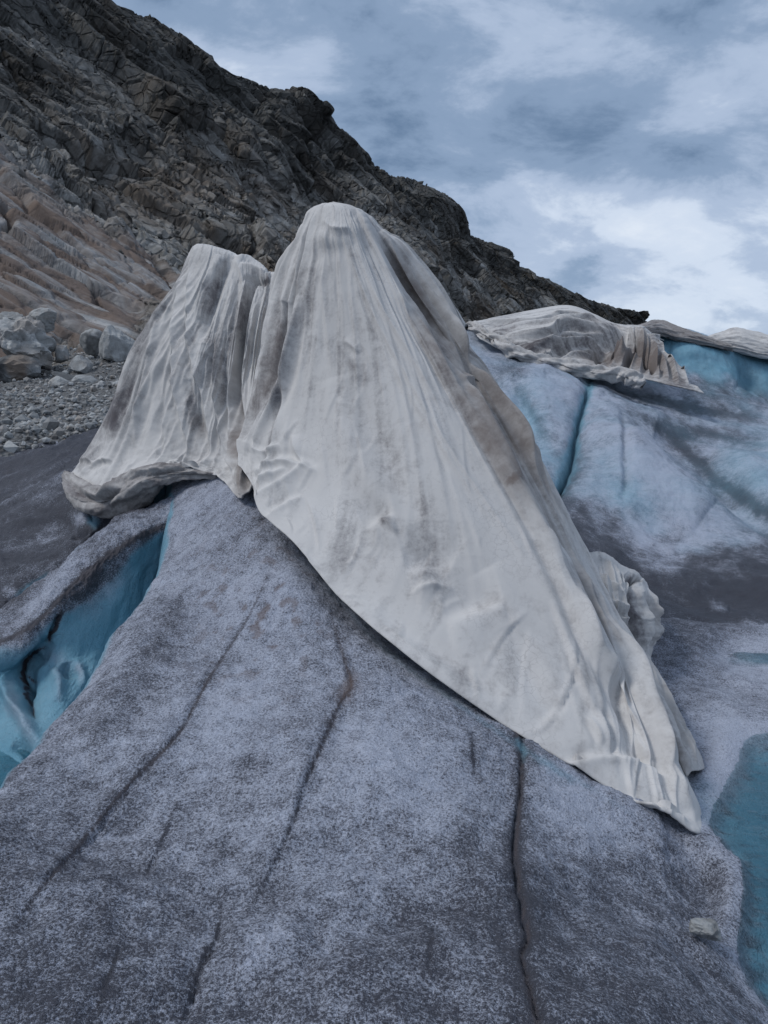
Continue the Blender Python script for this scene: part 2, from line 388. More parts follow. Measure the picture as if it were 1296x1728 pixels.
def cloth_material():
    m, nt, b, ob, ch = newmat('fleece_cover')
    dirt_shade, brown, pale = ch[0], ch[1], ch[2]
    n1 = noise(nt, ob, 2.4, 5, .6, .5); n2 = noise(nt, ob, 11, 6, .65, .4); n3 = noise(nt, ob, 60, 4, .65); n4 = noise(nt, ob, 420, 2, .5)
    base = mixc(nt, n1, (.44, .425, .41), (.545, .53, .52))
    base = mixc(nt, math_node(nt, 'MULTIPLY', pale, .8, clamp=True), base, (.60, .59, .58))
    dd = math_node(nt, 'ADD', dirt_shade, math_node(nt, 'MULTIPLY', math_node(nt, 'SUBTRACT', n2, .5), .9))
    dd = math_node(nt, 'ADD', dd, math_node(nt, 'MULTIPLY', math_node(nt, 'SUBTRACT', n3, .5), .5))
    f = nt.nodes.new('ShaderNodeMapRange'); f.interpolation_type = 'SMOOTHSTEP'; L(nt, dd, f.inputs[0]); f.inputs[1].default_value = .05; f.inputs[2].default_value = 1.05
    col = mixc(nt, f.outputs[0], base, (.085, .078, .086))
    br = math_node(nt, 'ADD', brown, math_node(nt, 'MULTIPLY', math_node(nt, 'SUBTRACT', n2, .5), .6))
    f2 = nt.nodes.new('ShaderNodeMapRange'); L(nt, br, f2.inputs[0]); f2.inputs[1].default_value = .1; f2.inputs[2].default_value = 1.1; f2.clamp = True
    col = mixc(nt, f2.outputs[0], col, (.155, .128, .115))
    # crackled dirt veins and specks
    vv = nt.nodes.new('ShaderNodeTexVoronoi'); vv.feature = 'DISTANCE_TO_EDGE'; vv.inputs['Scale'].default_value = 22
    wv = nt.nodes.new('ShaderNodeVectorMath'); wv.operation = 'ADD'; L(nt, ob, wv.inputs[0])
    nn = noise(nt, ob, 18, 4, .6, 0, 1)
    ws = nt.nodes.new('ShaderNodeVectorMath'); ws.operation = 'SCALE'; L(nt, nn, ws.inputs[0]); ws.inputs['Scale'].default_value = .06; L(nt, ws.outputs[0], wv.inputs[1])
    L(nt, wv.outputs[0], vv.inputs['Vector'])
    vein = ramp(nt, vv.outputs['Distance'], [(0, (1,1,1)), (.05, (0,0,0))])
    vm = math_node(nt, 'MULTIPLY', vein, ramp(nt, n1, [(.48, (0,0,0)), (.68, (.30,.30,.30))]))
    col = mixc(nt, vm, col, (.12, .11, .11))
    L(nt, col, b.inputs['Base Color']); b.inputs['Roughness'].default_value = .9; b.inputs['Specular IOR Level'].default_value = .12
    b.inputs['Sheen Weight'].default_value = .15
    k = bump(nt, b, n4, .3, .002); bump(nt, b, n3, .2, .004, k)
    return m
def water_material(name, tint, rough=.06, sc=9):
    m = bpy.data.materials.new(name); m.use_nodes = True; nt = m.node_tree; nt.nodes.clear()
    tc = nt.nodes.new('ShaderNodeTexCoord'); ob = tc.outputs['Object']
    nz = noise(nt, mapping(nt, ob, scale=(1, 1.8, 1)), sc, 4, .55, .6)
    bp = nt.nodes.new('ShaderNodeBump'); bp.inputs['Strength'].default_value = .5; bp.inputs['Distance'].default_value = .03; L(nt, nz, bp.inputs['Height'])
    at = nt.nodes.new('ShaderNodeAttribute'); at.attribute_name = 'mask'
    tr = nt.nodes.new('ShaderNodeBsdfTransparent'); L(nt, mixc(nt, at.outputs['Fac'], (.86, .95, .97), tint), tr.inputs[0])
    df = nt.nodes.new('ShaderNodeBsdfDiffuse'); df.inputs[0].default_value = (.038, .135, .185, 1)
    mx = nt.nodes.new('ShaderNodeMixShader'); L(nt, math_node(nt, 'MULTIPLY', at.outputs['Fac'], .55), mx.inputs[0]); L(nt, tr.outputs[0], mx.inputs[1]); L(nt, df.outputs[0], mx.inputs[2])
    gl = nt.nodes.new('ShaderNodeBsdfGlossy'); gl.inputs['Roughness'].default_value = rough; L(nt, bp.outputs[0], gl.inputs['Normal'])
    fr = nt.nodes.new('ShaderNodeFresnel'); fr.inputs[0].default_value = 1.33; L(nt, bp.outputs[0], fr.inputs['Normal'])
    m2 = nt.nodes.new('ShaderNodeMixShader'); L(nt, fr.outputs[0], m2.inputs[0]); L(nt, mx.outputs[0], m2.inputs[1]); L(nt, gl.outputs[0], m2.inputs[2])
    o = nt.nodes.new('ShaderNodeOutputMaterial'); L(nt, m2.outputs[0], o.inputs[0]); return m
M_ICE = ice_material(); M_ROCK = rock_material(); M_STONE = stone_material(); M_GRAVEL = gravel_material(); M_CLOTH = cloth_material()
M_POOL = water_material('meltwater', (.24, .48, .58))

# ------------------------------------------------------------------ the setting: ground and mountainside
def ground():
    n = 60; a = np.linspace(0, 2*np.pi, 97); r = np.concatenate([[.01], np.geomspace(3, 2500, n)])
    A, Rr = np.meshgrid(a, r)
    x = np.cos(A)*Rr; y = np.sin(A)*Rr + 5
    z = np.full_like(x, EYE-3.4) + fbm(x/40, y/40, 3, 5)*.6*sstep(10, 80, Rr) - .004*np.maximum(Rr-60, 0)
    P = np.stack([x, y, z], -1)
    m = np.zeros(P.shape); m[..., 0] = .5
    struct(sheet('ground', P, m, M_GRAVEL))
ground()

RIDGE = [(-320,-340,58),(-100,-195,66),(60,-88,73),(190,-2,80),(330,72,90),(440,138,98),(508,178,104),(538,207,110),(600,252,117),(690,300,127),(760,345,136),(800,398,146),(850,430,157),(950,485,178),(1040,522,200),(1092,547,218),(1150,600,236)]
FOOT = [(-320,668,16.5),(-140,662,17),(10,652,18),(110,628,19.5),(200,590,22),(290,565,26),(370,560,30),(440,560,34),(520,560,39),(600,566,45),(680,572,53),(750,574,62),(815,574,74),(880,574,92),(960,574,118),(1045,578,158),(1150,625,205)]
NVM, NUM = 520, 800
def mountain():
    rows = []
    fr = [-.06, 0, .12, .26, .42, .58, .74, .88, 1.0]
    for k, f in enumerate(fr):
        row = []
        for j, ((fx, fy, fY), (rx, ry, rY)) in enumerate(zip(FOOT, RIDGE)):
            X = fx+(rx-fx)*f; Yp = fy+(ry-fy)*f
            g = max(f, 0)
            Y = fY*(rY/fY)**(g**.9)
            if f < 0: Y = fY*.93
            row.append(p(X, Yp, Y))
        rows.append(row)
    rows.append([off(q, dy=q[1]*.12, dz=-1.5) for q in rows[-1]])
    rows.append([off(q, dy=q[1]*.6, dz=-30) for q in rows[-2]])
    A = np.array(rows)
    P6 = cr(cr(A[:9], NVM, 0), NUM, 1)
    back = cr(cr(A[8:], 14, 0), NUM, 1)[1:]
    P6 = np.concatenate([P6, back], 0)
    P = P6[..., :3]; UV = project(P); n = facing(P); s, t = metric(P)
    D = P[..., 1]                                        # distance: far detail is only resolved coarsely
    slab = sstep(-22, 40, inpoly(UV, [(-420,110),(-100,190),(0,240),(60,292),(120,352),(190,368),(250,395),(300,440),(318,480),(250,570),(150,600),(60,612),(-60,620),(-420,640)]) + 30*fbm(UV[...,0]/70, UV[...,1]/70, 4, 8))
    lowr = sstep(330, 470, UV[..., 0])*sstep(380, 480, UV[..., 1])
    # joint system: beds run down to the right across the face
    x, y, z = P[..., 0], P[..., 1], P[..., 2]
    q = x*.62 + y*.50; r_ = z
    wx = fbm(q/14, r_/14, 2, 21)*1.4; wy = fbm(q/14, r_/14, 2, 25)*1.4
    a = .8*x - .6*z + .15*y + wx; b_ = (x+y+z)*.8 + wy       # beds dip away to the right
    H = np.zeros(x.shape)
    big = fbm(q/22, r_/18, 4, 3)
    far = np.clip(D/60, .3, 1.4)
    H += 1.1*big*far
    amp = 1-.85*slab
    # blocks in four sizes; open joints between them, larger blocks further off
    def blocks(ca, cb, seed, ah, at_, jw, jd):
        h, t_, e = cells(a/ca + .10*fbm(a/ca*2, b_/cb*2, 2, seed+9), b_/cb + .10*fbm(a/ca*2+5, b_/cb*2, 2, seed+7), seed)
        return (ah*(h-.5)+at_*t_)*sstep(0, jw, e) - jd*(1-sstep(0, jw*.8, e)), h
    fine = np.clip(.55+.9*fbm(q/9, r_/7, 3, 88), .15, 1.2)     # broken zones and sound ones
    B1, h1 = blocks(16, 9, 40, 1.6, 2.4, .06, 1.3)
    B2, h2 = blocks(8.0, 4.2, 50, 1.0, 1.8, .08, .9)
    B3, h3 = blocks(4.0, 2.1, 60, .50, 1.0, .11, .5)
    B4, h4 = blocks(2.2, 1.1, 70, .24, .5, .15, .22)
    B5, h5 = blocks(1.1, .55, 80, .11, .25, .2, .10)
    J = np.exp(-(perlin(b_/3.4, a/34, 93)/.035)**2)+.7*np.exp(-(perlin(b_/1.5, a/16, 95)/.05)**2)*(1-sstep(40, 80, D))
    H += amp*(B1*far + B2*(.35+.65*far) + fine*(B3*(1-sstep(100, 170, D)) + B4*(1-sstep(50, 90, D)) + B5*(1-sstep(26, 50, D))) - .55*J*far + .08*fbm(a/2, b_, 3, 77))
    # the polished slabs: long overlapping sheets with few open joints
    S1, g1 = blocks(10, 2.6, 140, .55, 1.0, .08, .45); S2, g2 = blocks(3.2, .8, 150, .16, .3, .14, .12)
    H += slab*(S1 + S2*sstep(.35, .6, g1) - .10*np.exp(-(perlin(b_/1.1, a/14, 97)/.04)**2) + .06*fbm(a/2, b_/.6, 3, 9))
    edge = 1-.6*sstep(NVM-30, NVM, np.arange(P.shape[0]))[:, None]
    H *= edge
    # named breaks: gullies and ledges
    G = np.zeros(x.shape)
    strokes(G, UV, [
        ('v', 9, 3.2, 'both', [(330,165),(395,250),(440,330),(490,395),(540,430)]),
        ('v', 7, 2.5, 'both', [(420,215),(470,300),(520,350)]),
        ('v', 12, 1.6, 'both', [(60,190),(120,235),(200,255),(270,290)]),
        ('v', 10, 1.4, 'both', [(0,170),(60,215),(90,260),(160,330),(260,380),(310,440)]),
        ('s', 10, 3.0, 'both', [(520,185),(545,215),(600,262),(680,300)]),
        ('r', 16, 3.0, 'both', [(450,160),(500,185),(536,215)]),
        ('r', 14, 3.2, 'both', [(700,318),(760,355),(795,395)]),
        ('v', 8, 2.6, 'both', [(690,350),(740,385),(800,415)]),
        ('v', 8, 1.2, 'both', [(205,350),(260,420),(300,500)]),
    ], wob=.5)
    P = P + n*(H+G*.55)[..., None]
    v = np.concatenate([np.arange(NVM)/(NVM-1.), np.ones(P.shape[0]-NVM)])[:, None]
    dark = np.clip(.95*sstep(.56, .92, v + .14*fbm(q/14, r_/10, 3, 11)) + .02 + .30*(h2-.5) + .35*(h3-.5) + .18*sstep(.2, -.4, big), 0, 1)*(1-slab)
    scree = sstep(560, 700, UV[..., 0])*sstep(.45, .15, v)
    brown = np.clip(.30 + .6*fbm(q/6, r_/6, 4, 31) + .35*(h2-.5) + .30*np.exp(-((UV[..., 0]-330)/140)**2-((UV[..., 1]-340)/90)**2) + .2*scree, 0, 1)
    mask = np.stack([brown, dark, slab*np.ones_like(brown)], -1)
    o = struct(sheet('mountainside', P, mask, M_ROCK))
    at = o.data.attributes.new('bed', 'FLOAT_VECTOR', 'POINT')
    at.data.foreach_set('vector', np.stack([a, b_, a*0], -1).astype(np.float32).ravel())
    return o, P, UV, n
MOUNT, MP, MUV, MN = mountain()

def gravel_shore():
    rows = [[off(p(x, 790-(x+300)*.05, 8.9), 0, 0, -.9) for x in (-400,-150,0,100,200,300,420)],
            [p(-400,785,8.9), p(-150,768,9.2), p(0,750,9.6), p(90,742,9.9), p(160,718,10.6), p(260,690,11.4), p(420,668,12)],
            [p(x, 700-(x+300)*.02, 12.8) for x in (-400,-150,0,100,200,300,420)],
            [p(-400,672,15.5), p(-150,668,15.6), p(0,664,16), p(100,650,16.8), p(200,630,18), p(300,610,19), p(420,600,20)],
            [p(-400,655,19), p(-150,645,20), p(0,635,20.5), p(100,600,22), p(200,575,24), p(300,560,27), p(420,560,31)],
            [p(-400,640,24), p(-150,630,25), p(0,620,26), p(100,590,28), p(200,568,30), p(300,560,33), p(420,560,37)]]
    P = loft(rows, 160, 220)[..., :3]
    s, t = metric(P)
    P[..., 2] += .10*fbm(P[..., 0]/1.4, P[..., 1]/1.4, 4, 61) + .03*fbm(P[..., 0]*3, P[..., 1]*3, 3, 62)
    m = np.zeros(P.shape)
    o = struct(sheet('gravel_shore', P, m, M_GRAVEL)); return P
GP = gravel_shore()

# ------------------------------------------------------------------ the glacier
POOL_Z = EYE-1.90
POOL = [(1400,1205),(1296,1232),(1258,1242),(1244,1288),(1214,1338),(1198,1374),(1216,1425),(1246,1470),(1252,1540),(1246,1600),(1290,1670),(1400,1770),(1500,1500)]
POOL2 = [(1226,1096),(1262,1092),(1330,1098),(1400,1112),(1330,1122),(1262,1113)]
def basin(P, UV, poly, level, depth, fade=14, soft=40, reach=5.2):
    sdist = inpoly(UV, poly) + 5*fbm(UV[..., 0]/34, UV[..., 1]/34, 2, 17)
    z = P[..., 2]; o_ = np.clip(-sdist, 0, 60)
    fl = level + .0009*o_; zo = np.where(z > fl, fl+(z-fl)*sstep(0, 60, o_), fl+(z-fl)*sstep(15, 60, o_))
    near_ = P[..., 1] < reach
    sdist = np.where(near_, sdist, -1e3); zo = np.where(sdist > -60, zo, z)
    P[..., 2] = np.where(sdist > 0, level-depth*(1-np.exp(-np.maximum(sdist, 0)*.0016/depth*soft/20)), zo)
    return sdist

def foreground_ice():
    def row(ridge, rest):
        r0 = p(*ridge)
        return [off(r0, -.35, .75, -1.5), off(r0, -.26, .42, -.62), off(r0, -.13, .15, -.13), r0] + rest
    rows = [
        [w(-2.6,.2,-2.6), w(-2.3,.2,-2.0), w(-2.0,.2,-1.6), w(-1.8,.2,-1.45), w(-1.1,.2,-1.4), w(-.5,.2,-1.38), w(0,.2,-1.38), w(.5,.2,-1.42), w(.9,.2,-1.52), w(1.3,.2,-1.75), w(1.7,.2,-1.95), w(2.8,.2,-1.9)],
        row((-150,1510,1.75), [p(40,1640,1.50), p(250,1740,1.36), p(500,1760,1.33), p(760,1760,1.35), p(980,1740,1.44), p(1170,1690,1.70), p(1290,1690,1.86), p(1700,1690,1.9)]),
        row((0,1332,2.35), [p(130,1405,2.14), p(300,1450,2.05), p(500,1460,2.02), p(720,1470,2.02), p(900,1480,2.08), p(1110,1500,2.30), p(1240,1500,2.46), p(1700,1500,2.5)]),
        row((130,1206,3.0), [p(235,1248,2.76), p(380,1260,2.68), p(540,1262,2.65), p(730,1275,2.68), p(890,1292,2.83), p(1080,1370,2.76), p(1195,1370,2.88), p(1700,1330,3.1)]),
        row((238,1042,3.9), [p(330,1080,3.62), p(440,1090,3.5), p(550,1092,3.42), p(655,1115,3.33), p(780,1190,3.16), p(930,1220,3.5), p(1150,1250,3.50), p(1700,1230,3.6)]),
        row((284,932,4.7), [p(345,940,4.42), p(430,930,4.24), p(500,945,4.12), p(600,1030,4.0), p(760,1090,4.15), p(930,1100,4.45), p(1140,1110,4.65), p(1700,1150,4.5)]),
        row((300,852,5.4), [p(350,845,5.2), p(425,842,4.82), p(510,830,5.0), p(620,870,5.1), p(780,920,5.2), p(930,980,5.3), p(1120,1040,5.4), p(1700,1090,5.3)]),
        row((300,800,6.3), [p(350,740,6.4), p(430,700,6.2), p(520,600,6.0), p(620,600,6.0), p(740,700,6.2), p(900,940,6.3), p(1120,1060,6.3), p(1700,1090,6.2)]),
        row((300,800,7.0), [p(360,560,7.0), p(430,600,6.7), p(540,480,6.4), p(620,520,6.4), p(740,640,6.9), p(880,900,7.3), p(1120,1040,7.3), p(1700,1070,7.2)]),
        row((300,800,7.8), [p(360,640,7.7), p(430,660,7.6), p(540,640,7.4), p(620,680,7.4), p(740,760,7.9), p(880,900,8.3), p(1120,1010,8.3), p(1700,1050,8.2)]),
    ]
    A = loft(rows, 510, 470); P = A[..., :3]; UV = project(P); n = facing(P)
    x, y = P[..., 0], P[..., 1]
    s, t = metric(P)
    H = .045*fbm(x/.9, y/.9, 3, 2) + .012*fbm(x/.22, y/.22, 3, 4) + .005*fbm(x/.055, y/.055, 3, 6) + .0028*fbm(x/.018, y/.018, 2, 8)
    cracks = [
        [(455,960),(420,1040),(350,1150),(300,1240),(215,1327),(130,1430),(60,1512),(12,1595)],
        [(556,1030),(580,1110),(592,1155),(574,1186),(546,1250),(516,1320),(500,1372),(470,1440),(440,1500),(424,1530)],
        [(372,1518),(365,1580),(346,1608),(330,1650),(308,1728)],
        [(872,1230),(880,1290),(874,1380),(870,1450),(880,1520),(891,1582),(880,1612),(890,1660),(908,1740)],
        [(302,1352),(276,1410),(244,1482)], [(795,1235),(798,1275),(803,1320)], [(205,1590),(180,1660),(160,1728)], [(730,1560),(722,1640)],
    ]
    cw = [3.2, 3.2, 4.2, 6, 2.5, 2, 2.5, 2]; ca = [.012, .014, .020, .032, .011, .008, .008, .006]
    strokes(H, UV, [('c', a_, b_, 'both' if i != 3 else 'none', c_) for i, (a_, b_, c_) in enumerate(zip(cw, ca, cracks))], wob=.4)
    strokes(H, UV, [('s', 16, -.010, 'none', cracks[3]), ('v', 22, .02, 'both', cracks[2]), ('s', 16, .014, 'both', cracks[1]), ('s', 16, .012, 'both', cracks[0]),
                    ('r', 50, .05, 'both', [(120,1260),(220,1140),(290,1010)]), ('v', 45, .035, 'both', [(400,1660),(620,1560),(820,1540)]),
                    ('r', 40, .03, 'both', [(400,1640),(470,1600),(520,1560)])], wob=.4)
    P = P + n*H[..., None]
    UV = project(P)
    s1 = basin(P, UV, POOL, POOL_Z, .10); s2 = basin(P, UV, POOL2, EYE-1.955, .05, soft=12)
    # masks
    dirt_shade = .43 + .13*fbm(x/.7, y/.7, 4, 12) + .08*fbm(x/.12, y/.12, 3, 13)
    dirt_shade += .14*sstep(1150, 1620, UV[..., 1])*sstep(200, 900, UV[..., 0]) + .20*sstep(1350, 1700, UV[..., 1]) + .22*sstep(500, 80, UV[..., 0])*sstep(1100, 1400, UV[..., 1])  # more grit toward the bottom, with some lens darkening put into it
    dirt_shade += .30*sstep(.9, .1, np.abs(UV[..., 0]-1170)/160)*sstep(.9, .2, np.abs(UV[..., 1]-1060)/130)
    paint(dirt_shade, UV, [(2.0, .6, 'both', c) for c in cracks] + [(12, .14, 'both', c) for c in cracks]); paint(dirt_shade, UV, [(4, .5, 'none', cracks[3]), (20, .25, 'none', cracks[3])])
    paint(dirt_shade, UV, [(40, .22, 'both', [(300,1010),(230,1140),(130,1270)]), (70, .14, 'both', [(560,1640),(760,1560),(950,1500)]), (60, .16, 'both', [(980,1440),(1120,1500),(1180,1560)]),
                     (60, -.22, 'both', [(560,1210),(660,1290),(760,1390)]), (40, -.25, 'both', [(900,1310),(960,1350),(1060,1420)]), (35, -.35, 'both', [(1190,1180),(1230,1260),(1190,1330)]),
                     (26, -.22, 'both', [(380,1690),(430,1620),(490,1570)]), (50, -.2, 'both', [(330,1290),(400,1200),(470,1080)])])
    brown = np.zeros(dirt_shade.shape)
    paint(brown, UV, [(6, .35, 'both', cracks[1][:6]), (3.5, .4, 'none', cracks[3]), (14, .7, 'both', [(575,1190),(592,1150),(600,1130)]), (3, .3, 'both', cracks[0])])
    spots = np.exp(-(np.maximum(0, .62-fbm(x/.10, y/.10, 3, 44))/.18)**2)*np.exp(-((UV[..., 0]-440)/110)**2-((UV[..., 1]-1030)/130)**2)
    brown += .9*spots
    blue = np.zeros(dirt_shade.shape)
    hem = [(402,845),(440,880),(490,925),(560,1000),(650,1096),(760,1178),(880,1262),(1000,1332),(1100,1392),(1190,1420)]  # blue-green shade below the cover's hem, put into the ice colour
    paint(blue, UV, [(9, .36, 'both', hem), (6, .55, 'both', [(872,1240),(882,1270),(884,1296)]), (18, .22, 'both', [(900,1270),(940,1310),(985,1345)]), (26, .35, 'both', [(1150,1300),(1180,1330),(1170,1400)])])
    # the side of the ridge that falls into the gully is bare ice
    u = np.linspace(0, 11, P.shape[1])[None, :]
    blue += .95*sstep(2.9, 2.2, u)
    for sd_ in (s1, s2):
        blue += .95*sstep(-14, 50, sd_) + .12*sstep(-45, 0, sd_); dirt_shade -= .25*sstep(-40, 0, sd_)*(sd_ < 0)
    sed = .5*sstep(-.1, .6, fbm(UV[..., 0]/40, UV[..., 1]/14, 4, 71)+.25*sstep(1350, 1600, UV[..., 1]))*sstep(4, 22, s1)
    blue -= .75*sed; dirt_shade = np.where(s1 > 3, .35+.75*sed, dirt_shade)
    blue -= 2.5*(np.exp(-(np.minimum(0, s1)/3.)**2)*0)
    m = np.stack([np.clip(dirt_shade, 0, 1.3), np.clip(blue, 0, 1), np.clip(brown, 0, 1)], -1)
    struct(sheet('ice_slope', P, m, M_ICE))
    return P, project(P)
FP, FUV = foreground_ice()

def water(name, poly, level, mat, grow=1.0):
    """a level sheet of water that fills its basin; its margin runs on beneath the ice"""
    q = polyline(list(poly)+[poly[0]], 90)[:-1]
    c = q.mean(0); q = c+(q-c)*grow
    pts = []
    for x_, y_ in q:
        a = (x_-648)/FPX; b = (864-y_)/FPX
        k = (level-EYE)/(-ST+b*CT); pts.append((a*k, (CT+b*ST)*k, level))
    pts = np.array(pts); cc = pts.mean(0)
    rings = [cc+(pts-cc)*f for f in np.linspace(.02, 1, 14)]
    P = np.stack(rings); P = np.concatenate([P, P[:, :1]], 1)
    m = np.zeros(P.shape); m[..., 0] = 1-sstep(.30, .96, np.linspace(.02, 1, 14))[:, None]
    o = struct(sheet(name, P, m, mat)); return o
water('meltwater_pool', POOL, POOL_Z, M_POOL, 1.04)
water('meltwater_pool', POOL2, EYE-1.955, M_POOL, 1.06)

def far_ice():
    rows = [
        [p(840,1130,4.9), p(930,1130,5.0), p(1000,1130,5.05), p(1080,1135,5.0), p(1160,1150,4.85), p(1230,1160,4.75), p(1296,1170,4.65), p(1400,1200,4.6), p(1800,1300,4.4)],
        [p(850,1010,5.3), p(930,1020,5.4), p(1000,1025,5.4), p(1070,1035,5.35), p(1150,1056,5.2), p(1220,1078,5.05), p(1296,1100,4.95), p(1400,1120,4.9), p(1800,1190,4.7)],
        [p(860,930,6.3), p(930,945,6.3), p(1000,960,6.4), p(1080,975,6.4), p(1150,990,6.3), p(1220,1005,6.2), p(1296,1020,6.1), p(1400,1035,6.0), p(1800,1090,5.8)],
        [p(865,850,8.2), p(915,850,8.2), p(970,865,8.0), p(1050,895,7.8), p(1130,925,7.7), p(1210,930,7.7), p(1296,925,7.8), p(1400,920,7.9), p(1800,960,7.8)],
        [p(865,775,10.2), p(905,785,10), p(950,795,9.9), p(1050,805,9.6), p(1130,830,9.5), p(1210,850,9.4), p(1296,850,9.5), p(1400,840,9.6), p(1800,880,9.6)],
        [p(850,690,12.6), p(900,690,12.5), p(965,715,12.2), p(1050,725,12), p(1130,755,11.8), p(1210,785,11.6), p(1296,795,11.5), p(1400,800,11.4), p(1800,840,11.2)],
        [p(825,640,14.2), p(900,625,14.4), p(990,650,14.4), p(1060,672,14.3), p(1130,690,14.3), p(1210,712,14.2), p(1296,735,14), p(1400,755,13.8), p(1800,800,13.4)],
        [p(800,605,15.8), p(900,600,16.3), p(990,628,16.6), p(1060,648,16.8), p(1130,655,17), p(1210,668,17.3), p(1296,690,17.2), p(1400,715,17), p(1800,770,16.4)],
        [p(770,572,17.5), p(880,548,18.5), p(980,560,19), p(1060,590,18.8), p(1130,610,18.6), p(1210,625,18.8), p(1296,650,18.8), p(1400,680,18.6), p(1800,745,18)],
        [p(760,560,19), p(870,535,19.6), p(970,535,20.2), p(1060,560,20), p(1130,562,19.8), p(1210,578,19.8), p(1296,596,19.8), p(1400,625,19.6), p(1800,700,19)],
        [p(750,575,21), p(860,555,22), p(960,548,23), p(1060,562,23), p(1130,566,23), p(1210,578,23.5), p(1296,592,24), p(1400,618,24), p(1800,690,23)],
        [p(700,640,26), p(860,640,28), p(960,640,30), p(1060,640,30), p(1130,640,30), p(1210,640,31), p(1296,650,32), p(1400,660,32), p(1800,720,31)],
    ]
    A = loft(rows, 380, 340); P = A[..., :3]; n = facing(P); UV = project(P)
    x, y = P[..., 0], P[..., 1]
    H = .10*fbm(x/2.2, y/2.2, 3, 102) + .025*fbm(x/.5, y/.5, 3, 104) + .010*fbm(x/.13, y/.13, 3, 106)
    lobe = [(998,662),(1053,690),(1112,722),(1171,775),(1235,828),(1310,872)]
    furrow = [(996,650),(980,700),(970,745),(958,790),(942,830)]
    strokes(H, UV, [
        ('c', 5, .22, 'none', furrow), ('v', 16, .10, 'none', furrow),
        ('v', 26, .26, 'in', lobe), ('r', 40, .22, 'both', [(1000,700),(1060,740),(1130,800),(1200,860)]),
        ('v', 22, .22, 'both', [(860,640),(890,690),(925,760)]), ('v', 16, .16, 'both', [(1000,655),(1080,668),(1180,690),(1310,715)]),
        ('v', 20, .22, 'both', [(1110,715),(1200,730),(1300,755)]), ('r', 34, .25, 'both', [(1200,770),(1260,790),(1330,800)]),
        ('v', 6, .08, 'both', [(1051,690),(1052,745),(1056,805),(1050,845)]),
        ('v', 14, .20, 'both', [(1250,590),(1270,640),(1330,680)]), ('r', 20, .25, 'both', [(1130,590),(1200,610),(1250,640)]),
        ('v', 14, .10, 'both', [(1105,1035),(1180,1060),(1240,1085),(1320,1105)]), ('v', 18, .10, 'both', [(1040,940),(1130,985),(1296,1000)]),
        ('r', 8, .03, 'both', [(1195,1018),(1230,1032)]), ('r', 7, .03, 'both', [(1240,1040),(1300,1062)]),
        ('s', 9, .12, 'both', [(826,632),(870,622),(920,618)]),
    ], wob=.5)
    P = P + n*H[..., None]; UV = project(P)
    ms, mt = metric(P); dirt_shade = .22 + .16*fbm(x/1.6, y/1.6, 4, 112) + .16*fbm(x/.35, y/.35, 3, 113) + .22*np.clip(fbm(ms/.25, mt/1.8, 4, 115), 0, 1) + .10*fbm(x/.12, y/.12, 2, 117)
    edge = UV[..., 1] - (855 + .38*(UV[..., 0]-940) - 55*sstep(1160, 1296, UV[..., 0])) + 26*fbm(UV[..., 0]/60, UV[..., 1]/40, 3, 120)
    dirt_shade += .98*sstep(-60, 60, edge)
    dirt_shade -= .45*sstep(1000, 1085, UV[..., 1])
    paint(dirt_shade, UV, [(5, .9, 'none', furrow), (18, .5, 'in', [(985,720),(972,775),(950,840)]), (11, .6, 'in', lobe), (30, .35, 'in', lobe), (14, .6, 'both', [(868,640),(895,690),(930,750)]),  # darker along the furrow and in the troughs behind the lobes
                     (9, .7, 'both', [(1000,655),(1080,668),(1180,690),(1310,715)]), (16, .65, 'both', [(1100,712),(1180,728),(1300,755)]), (3, .35, 'both', [(1051,690),(1052,745),(1056,805),(1050,845)]),
                     (18, .5, 'both', [(1250,590),(1275,645),(1330,690)]), (30, .5, 'both', [(1130,640),(1200,655),(1296,690)]), (20, .5, 'both', [(830,600),(850,625),(900,612)]),
                     (34, -.6, 'both', [(1080,870),(1100,930),(1160,960)]), (8, -.7, 'both', [(1195,1018),(1230,1032)]), (6, -.6, 'both', [(1250,1045),(1300,1062)]), (12, -.5, 'both', [(1190,1068),(1240,1072),(1300,1082)]),
                     (40, -.3, 'both', [(1040,740),(1110,800),(1180,850)])])
    blue = np.full(dirt_shade.shape, .31) + .12*fbm(x/1.1, y/1.1, 3, 130)
    paint(blue, UV, [(7, .7, 'none', furrow), (14, .45, 'both', [(975,740),(955,790),(935,830)]), (30, .85, 'none', [(1085,585),(1150,598),(1230,615),(1330,640)]), (22, .3, 'both', [(870,650),(900,720),(930,790)]),
                     (24, .25, 'both', [(1000,780),(1080,860),(1120,910)]), (60, .2, 'both', [(1200,780),(1296,800),(1400,820)])])
    blue *= 1-.9*sstep(-30, 40, edge)
    m = np.stack([np.clip(dirt_shade, 0, 1.3), np.clip(blue, 0, 1), np.zeros(dirt_shade.shape)], -1)
    struct(sheet('ice_hill', P, m, M_ICE))
    return P, UV
HP, HUV = far_ice()

